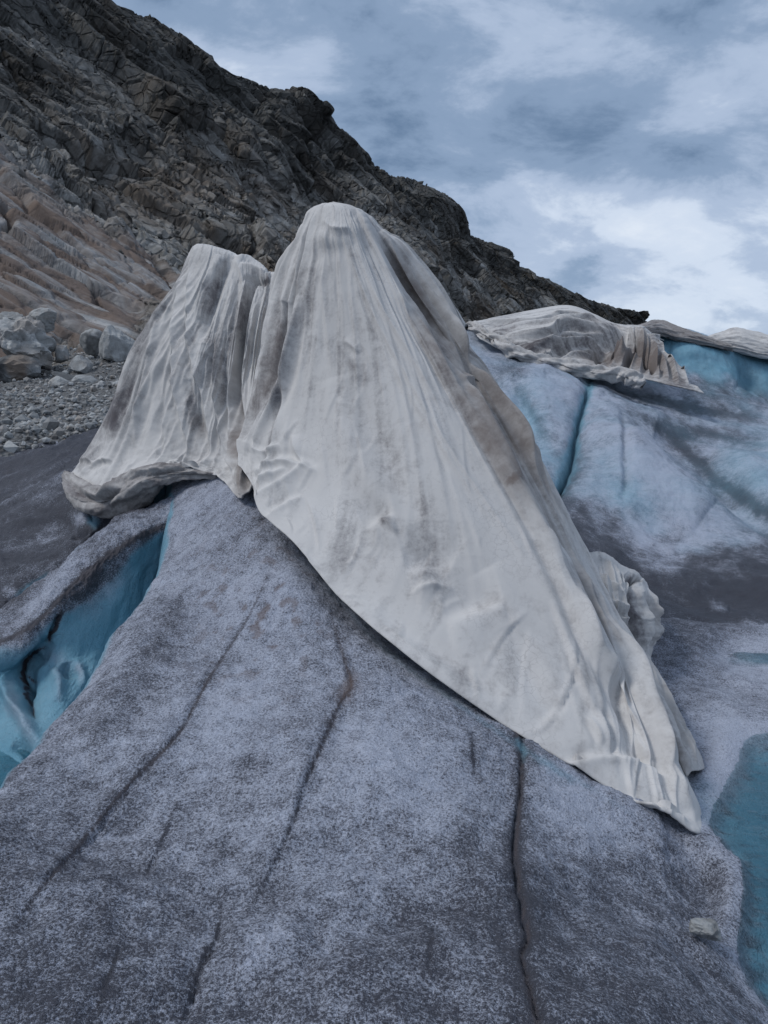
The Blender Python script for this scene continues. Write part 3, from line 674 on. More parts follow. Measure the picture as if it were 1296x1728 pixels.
def left_fin():
    xs = 7
    b1 = [p(-300,1150,4.6), p(-60,1062,4.8), p(60,985,5.05), p(140,915,5.3), p(205,872,5.6), p(265,846,5.75), p(320,830,5.85)]
    b2 = [p(-300,1215,4.25), p(-60,1112,4.42), p(45,1062,4.6), p(125,985,4.85), p(195,928,5.15), p(262,892,5.4), p(300,876,5.6)]
    b3 = [p(-300,1280,4.2), p(-60,1180,4.36), p(48,1125,4.52), p(135,1050,4.8), p(205,985,5.1), p(262,930,5.42), p(300,905,5.6)]
    b4 = [p(-300,1345,4.02), p(-60,1250,4.12), p(52,1200,4.2), p(135,1125,4.6), p(205,1060,4.95), p(258,990,5.3), p(296,940,5.55)]
    b5 = [p(-300,1400,3.72), p(-60,1325,3.76), p(50,1285,3.82), p(120,1220,4.2), p(190,1140,4.65), p(250,1050,5.05), p(290,980,5.45)]
    b0 = [off(q, 0, .22, -.16) for q in b1]; bm = [off(q, 0, .42, -.9) for q in b1]
    b6 = [off(q, .25, -.45, -.22) for q in b5]; b7 = [off(q, .5, -.9, -.35) for q in b5]
    A = loft([bm, b0, b1, b2, b3, b4, b5, b6, b7], 340, 260); P = A[..., :3]; n = facing(P); UV = project(P)
    s, t = metric(P)
    v = np.linspace(0, 8, 340)[:, None]*np.ones((1, 260))
    H = .05*fbm(s/.6, t/.9, 3, 202) + (.016-.010*sstep(3, 3.6, v))*fbm(s/.15, t/.18, 3, 203) + (.007-.005*sstep(3, 3.6, v))*fbm(s/.04, t/.04, 3, 204)
    strokes(H, UV, [
        ('c', 5, .12, 'both', [(100,1038),(92,1060),(82,1085)]), ('c', 7, .14, 'both', [(70,1100),(45,1112),(38,1140),(48,1180),(58,1215)]),
        ('v', 12, .12, 'both', [(88,1080),(50,1115),(45,1170)]), ('r', 14, .12, 'both', [(15,1130),(22,1180),(45,1230),(75,1268)]),
        ('r', 9, .05, 'both', [(95,1125),(100,1160),(98,1190)]), ('r', 9, .05, 'both', [(130,1110),(138,1140),(135,1165)]), ('v', 9, .06, 'both', [(112,1120),(118,1150)]),
        ('v', 10, .09, 'both', [(20,1250),(45,1270),(60,1290)]), ('r', 22, .10, 'both', [(-10,1120),(30,1095),(70,1080)]),
        ('c', 6, .10, 'both', [(288,880),(291,900),(288,930)]),
    ], wob=.9)
    P = P + n*H[..., None]; UV = project(P)
    dirt_shade = .50 + .25*fbm(s/.5, t/.4, 4, 212) - .42*sstep(3.1, 3.8, v) + .22*sstep(2.45, 2.0, v)
    edge = [(-60,1108),(45,1062),(100,1010),(125,985),(160,955),(195,930),(235,905),(275,888),(292,880)]
    paint(dirt_shade, UV, [(5, .6, 'none', edge), (26, .32, 'none', [(110,1030),(160,985),(215,945),(280,905)]), (8, .3, 'both', [(100,1038),(92,1060),(82,1085)]), (26, .35, 'both', [(130,1020),(180,975),(220,940)]),
                     (14, -.12, 'both', [(10,1085),(60,1030),(130,960),(200,905)])])
    paint(dirt_shade, UV, [(2.8, 1.6, 'both', [(106,1030),(98,1045),(94,1062),(84,1070),(84,1088)]), (3.2, 1.7, 'both', [(84,1092),(66,1096),(46,1112),(40,1128),(38,1142),(46,1158),(44,1172),(54,1190),(58,1218)]), (2, 1.2, 'both', [(46,1140),(58,1150),(68,1152)]), (6, .5, 'both', [(70,1100),(42,1130),(46,1180)])], .45)
    blue = sstep(2.95, 3.7, v + .25*fbm(s/.35, t/.35, 3, 214))
    blue += .25*sstep(2.3, 1.9, v)
    paint(blue, UV, [(30, -.55, 'both', [(120,1040),(170,990),(225,945)]), (16, -.5, 'both', [(15,1130),(22,1180),(45,1230),(75,1268)]), (18, -.35, 'both', [(60,1080),(90,1110),(140,1130)]), (9, -.4, 'both', [(95,1125),(100,1160),(98,1190)]), (9, -.4, 'both', [(130,1110),(138,1140),(135,1165)]), (12, .6, 'both', [(285,870),(292,900),(288,940)])])
    blue -= 1.5*np.clip(dirt_shade-.48, 0, 1)
    m = np.stack([np.clip(dirt_shade, 0, 1.4), np.clip(blue, 0, 1), .35*np.clip(dirt_shade-.6, 0, 1)], -1)
    struct(sheet('ice_fin', P, m, M_ICE))
left_fin()

def left_bank():
    c1 = [p(-400,905,8.0), p(-60,866,7.6), p(40,832,7.5), p(110,797,7.5), p(160,776,7.5), p(260,740,7.6)]
    c2 = [p(-400,990,6.6), p(-60,930,6.5), p(40,898,6.4), p(110,862,6.45), p(165,838,6.5), p(260,800,6.6)]
    c3 = [p(-400,1090,5.6), p(-60,1030,5.5), p(30,990,5.6), p(105,938,5.8), p(170,880,6.1), p(260,850,6.3)]
    c4 = [off(q, 0, -.10, -.35) for q in c3]; c5 = [off(q, 0, -.12, -1.0) for q in c3]
    c0 = [off(q, 0, .15, -.22) for q in c1]; cm = [off(q, 0, .3, -.8) for q in c1]
    P = loft([cm, c0, c1, c2, c3, c4, c5], 220, 240)[..., :3]; n = facing(P); UV = project(P); s, t = metric(P)
    H = .06*fbm(s/.9, t/.7, 3, 302) + .016*fbm(s/.2, t/.14, 3, 303) + .007*fbm(s/.06, t/.05, 2, 304)
    strokes(H, UV, [('c', 8, .16, 'both', [(78,975),(55,985),(35,998),(10,1018)]), ('v', 9, .10, 'both', [(115,898),(150,893)]), ('r', 10, .06, 'both', [(120,880),(150,868)]), ('v', 24, .10, 'both', [(0,930),(80,900),(150,850)])], wob=.7)
    P = P + n*H[..., None]; UV = project(P)
    v = np.linspace(0, 6, 220)[:, None]*np.ones((1, 240))
    dirt_shade = 1.02 + .30*fbm(s/.6, t/.35, 4, 312) - .25*sstep(2.2, 1.9, v)
    paint(dirt_shade, UV, [(12, -.5, 'both', [(120,880),(140,868),(150,860)]), (10, -.55, 'both', [(0,995),(20,1000),(36,1010)]), (14, -.35, 'both', [(60,910),(110,880)])])
    blue = .8*sstep(2.0, 1.6, v) + .7*sstep(4.2, 4.5, v)
    paint(blue, UV, [(11, .9, 'both', [(148,868),(158,882),(168,890)]), (8, .8, 'both', [(20,1010),(60,985),(90,965)])])
    m = np.stack([np.clip(dirt_shade, 0, 1.4), np.clip(blue, 0, 1), .0*np.ones(dirt_shade.shape)], -1)
    struct(sheet('ice_bank', P, m, M_ICE))
    # the dark flat ice between this bank and the shore
    d1 = [p(-400,800,9.3), p(-100,765,9.7), p(0,752,10), p(80,742,10.2), p(150,718,10.8), p(260,690,11.6), p(400,690,12)]
    d2 = [p(-400,850,8.5), p(-100,800,8.8), p(0,792,8.8), p(80,770,9.0), p(150,748,9.3), p(260,720,9.6), p(400,720,10)]
    d3 = [p(-400,900,7.9), p(-100,870,7.85), p(0,848,7.75), p(80,812,7.75), p(130,790,7.75), p(260,750,7.9), p(400,750,8.2)]
    d4 = [off(q, 0, -.03, -.3) for q in d3]; d5 = [off(q, 0, 0, -1) for q in d3]; d0 = [off(q, 0, .12, -.10) for q in d1]; dm = [off(q, 0, .3, -.8) for q in d1]
    P = loft([dm, d0, d1, d2, d3, d4, d5], 150, 220)[..., :3]; n = facing(P); s, t = metric(P); UV = project(P)
    H = .05*fbm(s/1.0, t/.6, 3, 332) + .02*fbm(s/.3, t/.12, 3, 333) + .008*fbm(s/.08, t/.05, 2, 334)
    P = P + n*H[..., None]
    v = np.linspace(0, 6, 150)[:, None]*np.ones((1, 220))
    dirt_shade = 1.12 + .25*fbm(s/.8, t/.3, 4, 342)
    paint(dirt_shade, UV, [(6, -.6, 'both', [(30,838),(70,815),(110,796)]), (7, -.9, 'both', [(55,746),(90,742),(110,736)])])
    blue = .9*sstep(3.95, 4.4, v)
    m = np.stack([np.clip(dirt_shade, 0, 1.4), np.clip(blue, 0, 1), .0*np.ones(dirt_shade.shape)], -1)
    struct(sheet('ice_flat', P, m, M_ICE))
left_bank()
STREAM = [(-260,1300),(-60,1268),(20,1262),(80,1245),(140,1225),(150,1240),(100,1290),(40,1330),(-60,1400),(-260,1480)]
water('meltwater_stream', STREAM, EYE-2.20, M_POOL, 1.0)

# ------------------------------------------------------------------ the fleece covers
def cover_mask(P, seed, base=.12, along='v'):
    ms, mt = metric(P); nv, nu = ms.shape
    s, t = np.meshgrid(np.linspace(0, 1, nu)*ms[:, -1].mean(), np.linspace(0, 1, nv)*mt[-1].mean())     # streaks keep to the run of the folds
    if along == 'u': s, t = t, s
    d = base + .16*fbm(s/.5, t/.8, 4, seed) + .34*np.clip(fbm(s/.12, t/1.1, 4, seed+3)+.02, 0, 1) + .15*fbm(s/.04, t/.6, 3, seed+4)
    b_, p_ = .05+.12*fbm(s/.6, t/.9, 3, seed+5), .15+.35*fbm(s/.8, t/.8, 3, seed+7)
    return (t, s, d, b_, p_) if along == 'u' else (s, t, d, b_, p_)
def creases(H, UV, n, seed, rows, cols, width=(3, 5), amp=(.003, .008), ln=(18, 60)):
    """short crisp creases that follow the fall of the cloth"""
    r = np.random.default_rng(seed); nv, nu = H.shape; lst = []
    for k in range(n):
        i = int(r.uniform(*rows)*nv); j = int(r.uniform(*cols)*nu); l = int(r.uniform(*ln)); dj = r.normal(0, .25)*l; b_ = r.normal(0, .06)*l
        pts = []
        for q in (0, .33, .66, 1):
            ii = min(max(int(i+q*l), 0), nv-1); jj = min(max(int(j+dj*q+b_*math.sin(q*3.1)), 0), nu-1); pts.append(tuple(UV[ii, jj]))
        lst.append((r.choice(['e', 'E']), r.uniform(*width), r.uniform(*amp), 'both', pts))
    return strokes(H, UV, lst)
def pleats(U, Vv, n, seed, lo=0., hi=1., width=(.006, .02), amp=.02, drift=.05, vr=(0, 1)):
    """long folds that start at the gathered top and widen downwards"""
    r = np.random.default_rng(seed); H = np.zeros(U.shape)
    for k in range(n):
        u0 = r.uniform(lo, hi); wd = r.uniform(*width); a_ = amp*r.uniform(.4, 1.2); ph = r.uniform(0, 6.28); dr = r.normal(0, drift)
        v0 = r.uniform(vr[0], vr[0]+.35*(vr[1]-vr[0])); v1 = r.uniform(vr[0]+.55*(vr[1]-vr[0]), vr[1]+.1)
        c = u0 + dr*Vv + .012*np.sin(Vv*r.uniform(3, 7)+ph)
        d = (U-c)/(wd*(.6+.8*Vv))
        env = sstep(v0, v0+.15, Vv)*(1-sstep(v1-.2, v1, Vv))
        sg = r.choice([-1, 1])
        e_ = d*sg; q_ = np.sqrt(e_**2+.02)-.14
        H += a_*env*(np.where(e_ < 0, np.exp(-q_*1.1), np.exp(-q_*3.0)) - .45*np.exp(-((e_-1.2)/.9)**2))
    return H
main_cover = thing('fleece_cover', 'tall pale fleece cover draped over the pointed ice mound in the middle', 'cover', p(648, 1100, 4.2)[:3])
left_cover = thing('fleece_cover', 'pleated grey fleece cover hanging left of the tall shrouded mound, hem rolled up', 'cover', p(280, 800, 6)[:3])
back_cover = thing('fleece_cover', 'wrinkled fleece cover on the far ice crest, with a twisted roll along its hem', 'cover', p(980, 600, 17)[:3])
M0 = np.zeros(3)

def build_main():
    # meridians from the peak to the hem, left to right; the last ones are the far side
    rows_ = [
        # back left (hidden)
        [p(548,345,5.35), p(510,400,5.9), p(480,480,6.1), p(465,560,6.1), p(450,640,6.0), p(440,720,5.9), p(430,780,5.8), p(425,800,5.7)],
        [p(545,343,5.28), p(508,385,5.42), p(476,445,5.50), p(455,520,5.50), p(438,600,5.42), p(424,680,5.30), p(410,745,5.15), p(402,782,5.02)],
        [p(547,343,5.24), p(518,385,5.22), p(498,460,5.16), p(482,550,5.06), p(462,640,4.96), p(440,730,4.84), p(426,790,4.70), p(424,815,4.55)],
        [p(551,342,5.20), p(540,395,5.05), p(528,480,4.96), p(516,580,4.82), p(500,680,4.66), p(480,770,4.50), p(458,830,4.36), p(438,862,4.26)],
        [p(555,341,5.18), p(562,395,4.98), p(568,490,4.85), p(570,600,4.66), p(566,710,4.44), p(556,810,4.22), p(530,890,4.02), p(498,916,3.94)],
        [p(559,341,5.18), p(582,392,4.96), p(606,490,4.78), p(628,610,4.54), p(640,740,4.26), p(640,860,3.98), p(615,970,3.72), p(575,1010,3.62)],
        [p(562,341,5.18), p(598,388,4.98), p(640,490,4.76), p(684,620,4.46), p(718,760,4.14), p(740,890,3.84), p(735,1020,3.54), p(694,1115,3.28)],
        [p(565,342,5.20), p(612,384,5.02), p(664,492,4.80), p(726,620,4.48), p(786,770,4.12), p(836,910,3.80), p(868,1060,3.46), p(850,1222,3.04)],
        [p(568,343,5.22), p(618,382,5.06), p(668,490,4.86), p(752,622,4.54), p(840,770,4.16), p(925,930,3.80), p(1000,1110,3.36), p(1010,1316,2.85)],
        [p(570,345,5.26), p(626,384,5.22), p(684,482,5.20), p(774,620,4.98), p(862,768,4.58), p(946,938,4.08), p(1028,1125,3.50), p(1090,1360,2.76)],
        [p(572,347,5.32), p(636,386,5.28), p(706,470,5.24), p(796,612,5.00), p(884,770,4.62), p(966,942,4.10), p(1052,1130,3.48), p(1140,1385,2.73)],
        [p(573,348,5.38), p(646,394,5.42), p(728,474,5.46), p(808,612,5.28), p(898,775,4.92), p(978,940,4.40), p(1070,1135,3.68), p(1184,1404,2.74)],
        [p(572,352,5.48), p(655,402,5.55), p(760,510,5.56), p(822,634,5.40), p(910,788,5.08), p(992,936,4.58), p(1088,1142,3.84), p(1176,1370,2.95)],
        [p(566,356,5.60), p(645,410,5.95), p(750,530,6.0), p(815,650,5.9), p(890,800,5.7), p(980,950,5.15), p(1060,1150,4.3), p(1130,1330,3.4)],
    ]
    rows_ = [[m_[0], tuple(np.array(m_[0])*np.array([.36, .5, .74, 1, 1, 1])+np.array(m_[1])*np.array([.64, .5, .26, 0, 0, 0]))]+m_[1:] for m_ in rows_]
    A = np.array(rows_)                                # meridian, along, 6
    A = np.transpose(A, (1, 0, 2))                      # rows: along the fall, cols: around
    nv, nu = 400, 420
    P = cr(cr(A, nv, 0), nu, 1)[..., :3]
    # a straight cloth: damp the row-to-row waviness of the control net slightly
    UV = project(P); n = facing(P)
    U, Vv = np.meshgrid(np.linspace(0, 1, nu), np.linspace(0, 1, nv))
    s, t, dirt_shade, brown, pale = cover_mask(P, 400, .10)
    H = pleats(U, Vv, 26, 11, .08, .62, (.006, .013), .0065, .025, (.06, 1)) + pleats(U, Vv, 12, 13, .64, .92, (.005, .010), .020, .012, (.10, 1)) + pleats(U, Vv, 12, 15, .05, .20, (.005, .010), .022, .012, (.10, 1))
    H += .006*fbm(s/.7, t/1.2, 2, 420) + .0012*fbm(s/.05, t/.09, 3, 427)
    # crumpled bottom
    cr_ = sstep(.72, 1, Vv)
    ridge = [(612,370),(664,490),(700,540),(748,622),(790,690),(838,770),(885,850),(925,930),(965,1020),(1000,1110)]
    st = [
        # the cap
        ('r', 18, .018, 'both', [(516,412),(552,400),(588,390),(622,372)]), ('v', 16, .008, 'both', [(512,440),(556,426),(604,414)]), ('e', 9, .016, 'both', [(548,372),(566,388),(592,390)]),
        # the ridge and what hangs behind it
        ('e', 10, .035, 'both', ridge),
        ('e', 8, .05, 'both', [(640,392),(672,440),(706,500),(740,560),(782,640)]), ('e', 7, .04, 'both', [(655,402),(700,452),(740,510),(775,575),(800,625)]),
        ('e', 7, .035, 'both', [(730,560),(780,655),(820,730),(870,815)]), ('E', 6, .03, 'both', [(800,610),(850,705),(900,795),(950,885),(985,945)]), ('e', 6, .035, 'both', [(820,640),(866,733),(912,808),(972,912)]),
        ('v', 10, .05, 'both', [(784,548),(794,600),(802,661)]), ('e', 6, .03, 'both', [(772,640),(790,655),(804,664)]),
        # the tail
        ('e', 12, .045, 'both', [(915,900),(955,965),(991,1064),(1030,1140),(1076,1224),(1110,1300)]), ('e', 10, .05, 'both', [(950,940),(1010,1025),(1050,1110),(1082,1196),(1130,1310),(1176,1380)]), ('E', 8, .035, 'both', [(985,1000),(1036,1085),(1074,1160),(1112,1250),(1150,1340)]),
        ('e', 7, .03, 'both', [(1040,1050),(1072,1120),(1098,1200)]), ('e', 8, .022, 'both', [(930,1010),(962,1095),(990,1170),(1020,1230)]),
        ('E', 13, .045, 'both', [(945,1296),(1014,1280),(1076,1290),(1125,1316),(1164,1362)]), ('E', 9, .03, 'both', [(985,1314),(1030,1338),(1091,1362),(1166,1384)]),
        ('e', 6, .020, 'both', [(992,1210),(1006,1232),(1016,1254)]), ('E', 7, .020, 'both', [(1010,1200),(1024,1236),(1034,1266)]), ('e', 6, .016, 'both', [(1040,1180),(1060,1215),(1075,1250)]), ('e', 8, .02, 'both', [(1060,1230),(1090,1270),(1120,1300)]),
        # gathers on the left
        ('v', 13, .075, 'both', [(484,510),(466,590),(442,665),(412,745)]), ('E', 9, .05, 'both', [(512,500),(496,581),(478,649),(446,715),(426,765)]), ('e', 7, .04, 'both', [(465,510),(448,600),(424,690),(404,765)]), ('E', 6, .03, 'both', [(455,630),(434,705),(416,770)]),
        ('E', 6, .025, 'both', [(504,430),(482,510),(458,600),(432,690)]), ('e', 6, .018, 'both', [(522,410),(500,490),(486,560)]),
        ('E', 10, .030, 'both', [(428,796),(480,778),(536,796)]), ('E', 10, .036, 'both', [(428,840),(480,814),(520,780)]), ('E', 9, .024, 'both', [(446,876),(478,856),(512,838)]), ('e', 7, .022, 'both', [(494,735),(502,768),(524,790)]), ('E', 7, .02, 'both', [(426,756),(448,762),(474,750)]), ('E', 7, .022, 'both', [(428,816),(456,802),(484,790)]),
        # dents and tension lines on the front
        ('s', 12, .026, 'both', [(618,892),(645,878),(666,872)]), ('e', 7, .018, 'both', [(638,874),(655,886),(670,902)]), ('s', 16, .026, 'both', [(688,966),(715,960),(748,978)]), ('s', 16, .030, 'both', [(752,1044),(800,1032),(848,1020)]), ('E', 9, .014, 'both', [(690,1004),(730,988),(765,992)]),
        ('r', 26, .024, 'both', [(556,640),(590,740),(645,840),(710,940)]), ('v', 24, .022, 'both', [(590,640),(640,760),(705,880)]), ('e', 6, .014, 'both', [(582,574),(598,588),(606,596)]), ('r', 20, .022, 'both', [(575,1006),(640,1066),(740,1130),(850,1200)]), ('v', 20, .024, 'both', [(640,1030),(720,1090),(850,1180)]),
        ('e', 7, .012, 'both', [(578,396),(605,470),(645,560),(692,645),(730,720)]), ('e', 7, .014, 'both', [(598,415),(640,510),(700,612),(752,705)]), ('e', 7, .012, 'both', [(690,640),(760,760),(830,862),(885,940)]), ('e', 8, .014, 'both', [(640,580),(716,705),(790,822),(855,910)]), ('e', 7, .012, 'both', [(540,420),(548,520),(560,620)]), ('E', 8, .010, 'both', [(520,470),(512,580),(500,690)]),
        ('r', 34, .03, 'both', [(820,960),(880,1080),(940,1190)]), ('v', 24, .03, 'both', [(860,1060),(890,1130),(935,1210)]),
    ]
    H = strokes(H, UV, [(k_, w_, a_*(1.25 if i_ < 3 or i_ > 21 else (.75 if i_ in (15, 16) else 1.4)), t_, q_) for i_, (k_, w_, a_, t_, q_) in enumerate(st)])
    H = creases(H, UV, 90, 5, (.1, .85), (.08, .6)); H = creases(H, UV, 50, 6, (.6, .95), (.1, .95), (3, 6), (.004, .012), (15, 50)); H = creases(H, UV, 40, 7, (.15, .9), (.6, .92), (3, 5), (.006, .014), (30, 90))
    P2 = P + n*H[..., None]
    # grime streaks and smudges, with shade of the folds and dents painted in
    paint(dirt_shade, UV, [(14, .55, 'both', [(478,520),(462,590),(436,668),(410,745)]), (9, .35, 'both', [(505,520),(480,640),(450,700)]), (30, .22, 'both', [(530,440),(505,520),(500,580)]), (22, .22, 'both', [(560,560),(600,620),(640,650)]),
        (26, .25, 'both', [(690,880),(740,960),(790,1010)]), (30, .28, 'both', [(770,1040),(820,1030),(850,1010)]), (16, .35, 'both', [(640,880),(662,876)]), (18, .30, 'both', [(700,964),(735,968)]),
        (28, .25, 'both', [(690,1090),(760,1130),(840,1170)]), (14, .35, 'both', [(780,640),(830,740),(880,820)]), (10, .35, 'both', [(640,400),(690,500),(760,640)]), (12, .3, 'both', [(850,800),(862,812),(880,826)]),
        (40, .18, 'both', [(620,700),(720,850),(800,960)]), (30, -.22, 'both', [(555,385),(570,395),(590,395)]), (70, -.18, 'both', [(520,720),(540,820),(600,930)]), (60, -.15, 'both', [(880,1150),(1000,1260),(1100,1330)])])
    paint(brown, UV, [(13, .55, 'both', [(640,400),(690,470),(740,540),(782,610)]), (10, .5, 'both', [(790,560),(815,640),(860,730),(910,815),(965,905)]), (9, .4, 'both', [(880,800),(940,905),(990,1000),(1040,1090)]), (20, .55, 'both', [(650,420),(690,490),(730,570),(780,650)]), (22, .62, 'both', [(770,560),(800,660),(850,760),(900,850)]), (16, .40, 'both', [(700,540),(760,640),(830,760),(890,850),(950,930)]), (12, .55, 'both', [(476,530),(458,610),(420,710)]), (12, .4, 'both', [(950,950),(1000,1040),(1050,1120)]), (30, .25, 'both', [(1050,1100),(1100,1220),(1150,1340)]), (5, .8, 'both', [(855,808),(866,816)])])  # shade of the right flank and fold valleys, put in as brown
    m = np.stack([np.clip(dirt_shade, 0, 1.2), np.clip(brown, 0, 1), np.clip(pale, 0, 1)], -1)
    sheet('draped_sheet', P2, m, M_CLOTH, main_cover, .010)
build_main()

def build_bunch():
    # the gathered, knotted cloth that sticks out on the right, above the tail
    R_ = [
        [p(960,900,5.2), p(985,928,5.1), p(1008,932,5.05), p(1030,940,5.0), p(1056,956,4.96), p(1078,966,4.95), p(1092,980,5.0), p(1094,1000,5.2)],
        [p(968,930,4.85), p(992,952,4.62), p(1016,962,4.50), p(1040,972,4.46), p(1064,984,4.48), p(1084,996,4.58), p(1100,1012,4.74), p(1098,1020,5.0)],
        [p(976,960,4.75), p(1002,988,4.45), p(1024,1000,4.32), p(1046,1012,4.30), p(1070,1022,4.34), p(1088,1030,4.46), p(1102,1038,4.66), p(1098,1044,4.9)],
        [p(990,1000,4.6), p(1016,1030,4.32), p(1036,1044,4.22), p(1056,1052,4.22), p(1076,1058,4.28), p(1092,1060,4.42), p(1108,1066,4.62), p(1102,1068,4.9)],
        [p(1010,1050,4.4), p(1036,1076,4.18), p(1054,1088,4.12), p(1070,1092,4.14), p(1082,1094,4.24), p(1092,1092,4.38), p(1102,1084,4.6), p(1100,1080,4.9)],
        [p(1040,1100,4.1), p(1060,1116,3.98), p(1074,1124,3.96), p(1084,1128,4.0), p(1090,1130,4.1), p(1094,1128,4.25), p(1096,1120,4.5), p(1094,1110,4.8)],
    ]
    P = loft(R_, 200, 200)[..., :3]; UV = project(P); n = facing(P)
    U, Vv = np.meshgrid(np.linspace(0, 1, 200), np.linspace(0, 1, 200)); s, t, dirt_shade, brown, pale = cover_mask(P, 500, .12)
    H = .015*fbm(s/.3, t/.3, 2, 511) + .003*fbm(s/.05, t/.06, 3, 512) + pleats(U, Vv, 16, 51, .1, .95, (.015, .035), .018, .06)
    H = strokes(H, UV, [('v', 6, .10, 'both', [(1066,972),(1070,1010),(1072,1060),(1084,1120)]), ('c', 5, .12, 'both', [(1056,968),(1066,978),(1076,974),(1086,978)]), ('r', 5, .05, 'both', [(1078,990),(1088,1040),(1092,1100)]), ('v', 5, .06, 'both', [(1084,1000),(1098,1050),(1092,1110)]),
        ('e', 5, .015, 'both', [(1096,1000),(1106,1036),(1110,1060)]), ('E', 6, .035, 'both', [(1000,960),(1030,985),(1050,1000)]), ('E', 6, .035, 'both', [(1010,990),(1030,1015),(1060,1025)]), ('E', 6, .03, 'both', [(1030,1040),(1050,1045),(1068,1040)]), ('e', 5, .03, 'both', [(1040,1070),(1055,1072),(1070,1080)]), ('e', 6, .03, 'both', [(1010,940),(1030,960),(1040,990)])]); H = creases(H, UV, 40, 52, (.1, .8), (.1, .9), (3, 6), (.01, .025), (20, 60))
    P = P + n*H[..., None]
    paint(dirt_shade, UV, [(6, .7, 'both', [(1060,968),(1072,976),(1086,976)]), (7, .5, 'both', [(1070,985),(1074,1040),(1086,1110)]), (14, .3, 'both', [(1010,1000),(1040,1040),(1060,1090)])])
    paint(brown, UV, [(12, .4, 'both', [(1090,1000),(1105,1040),(1110,1062)])])
    m = np.stack([np.clip(dirt_shade, 0, 1.2), np.clip(brown, 0, 1), np.clip(pale, 0, 1)], -1)
    sheet('gathered_bunch', P, m, M_CLOTH, main_cover, .010)['label'] = 'bunched and knotted cloth on the right flank'
    # tail flap behind the corner
    T = [
        [p(1060,1090,4.15), p(1072,1094,4.10), p(1084,1098,4.10), p(1092,1104,4.16), p(1098,1112,4.26)],
        [p(1079,1140,3.90), p(1093,1140,3.82), p(1107,1144,3.82), p(1119,1150,3.90), p(1125,1158,4.02)],
        [p(1099,1205,3.58), p(1113,1202,3.50), p(1129,1202,3.52), p(1143,1206,3.60), p(1149,1212,3.72)],
        [p(1127,1265,3.32), p(1139,1262,3.22), p(1155,1258,3.26), p(1167,1256,3.34), p(1173,1256,3.46)],
        [p(1145,1302,3.16), p(1157,1308,3.06), p(1169,1300,3.10), p(1183,1298,3.18), p(1191,1296,3.30)],
    ]
    P = loft(T, 160, 110)[..., :3]; UV = project(P); n = facing(P); s, t, dirt_shade, brown, pale = cover_mask(P, 520, .14)
    U, Vv = np.meshgrid(np.linspace(0, 1, 110), np.linspace(0, 1, 160))
    H = pleats(U, Vv, 7, 23, .1, .9, (.03, .07), .018, .05) + .008*fbm(s/.12, t/.2, 3, 522)
    H = strokes(H, UV, [('r', 6, .035, 'both', [(1084,1120),(1110,1180),(1140,1250),(1166,1296)]), ('v', 5, .04, 'both', [(1080,1130),(1100,1190),(1128,1260),(1146,1300)]), ('v', 4, .03, 'both', [(1100,1140),(1130,1200),(1160,1262)])], wob=.3)
    P = P + n*H[..., None]
    paint(brown, UV, [(10, .5, 'both', [(1120,1240),(1150,1290),(1175,1300)])])
    m = np.stack([np.clip(dirt_shade, 0, 1.2), np.clip(brown+.15, 0, 1), np.clip(pale, 0, 1)], -1)
    sheet('trailing_flap', P, m, M_CLOTH, main_cover, .010)
build_bunch()

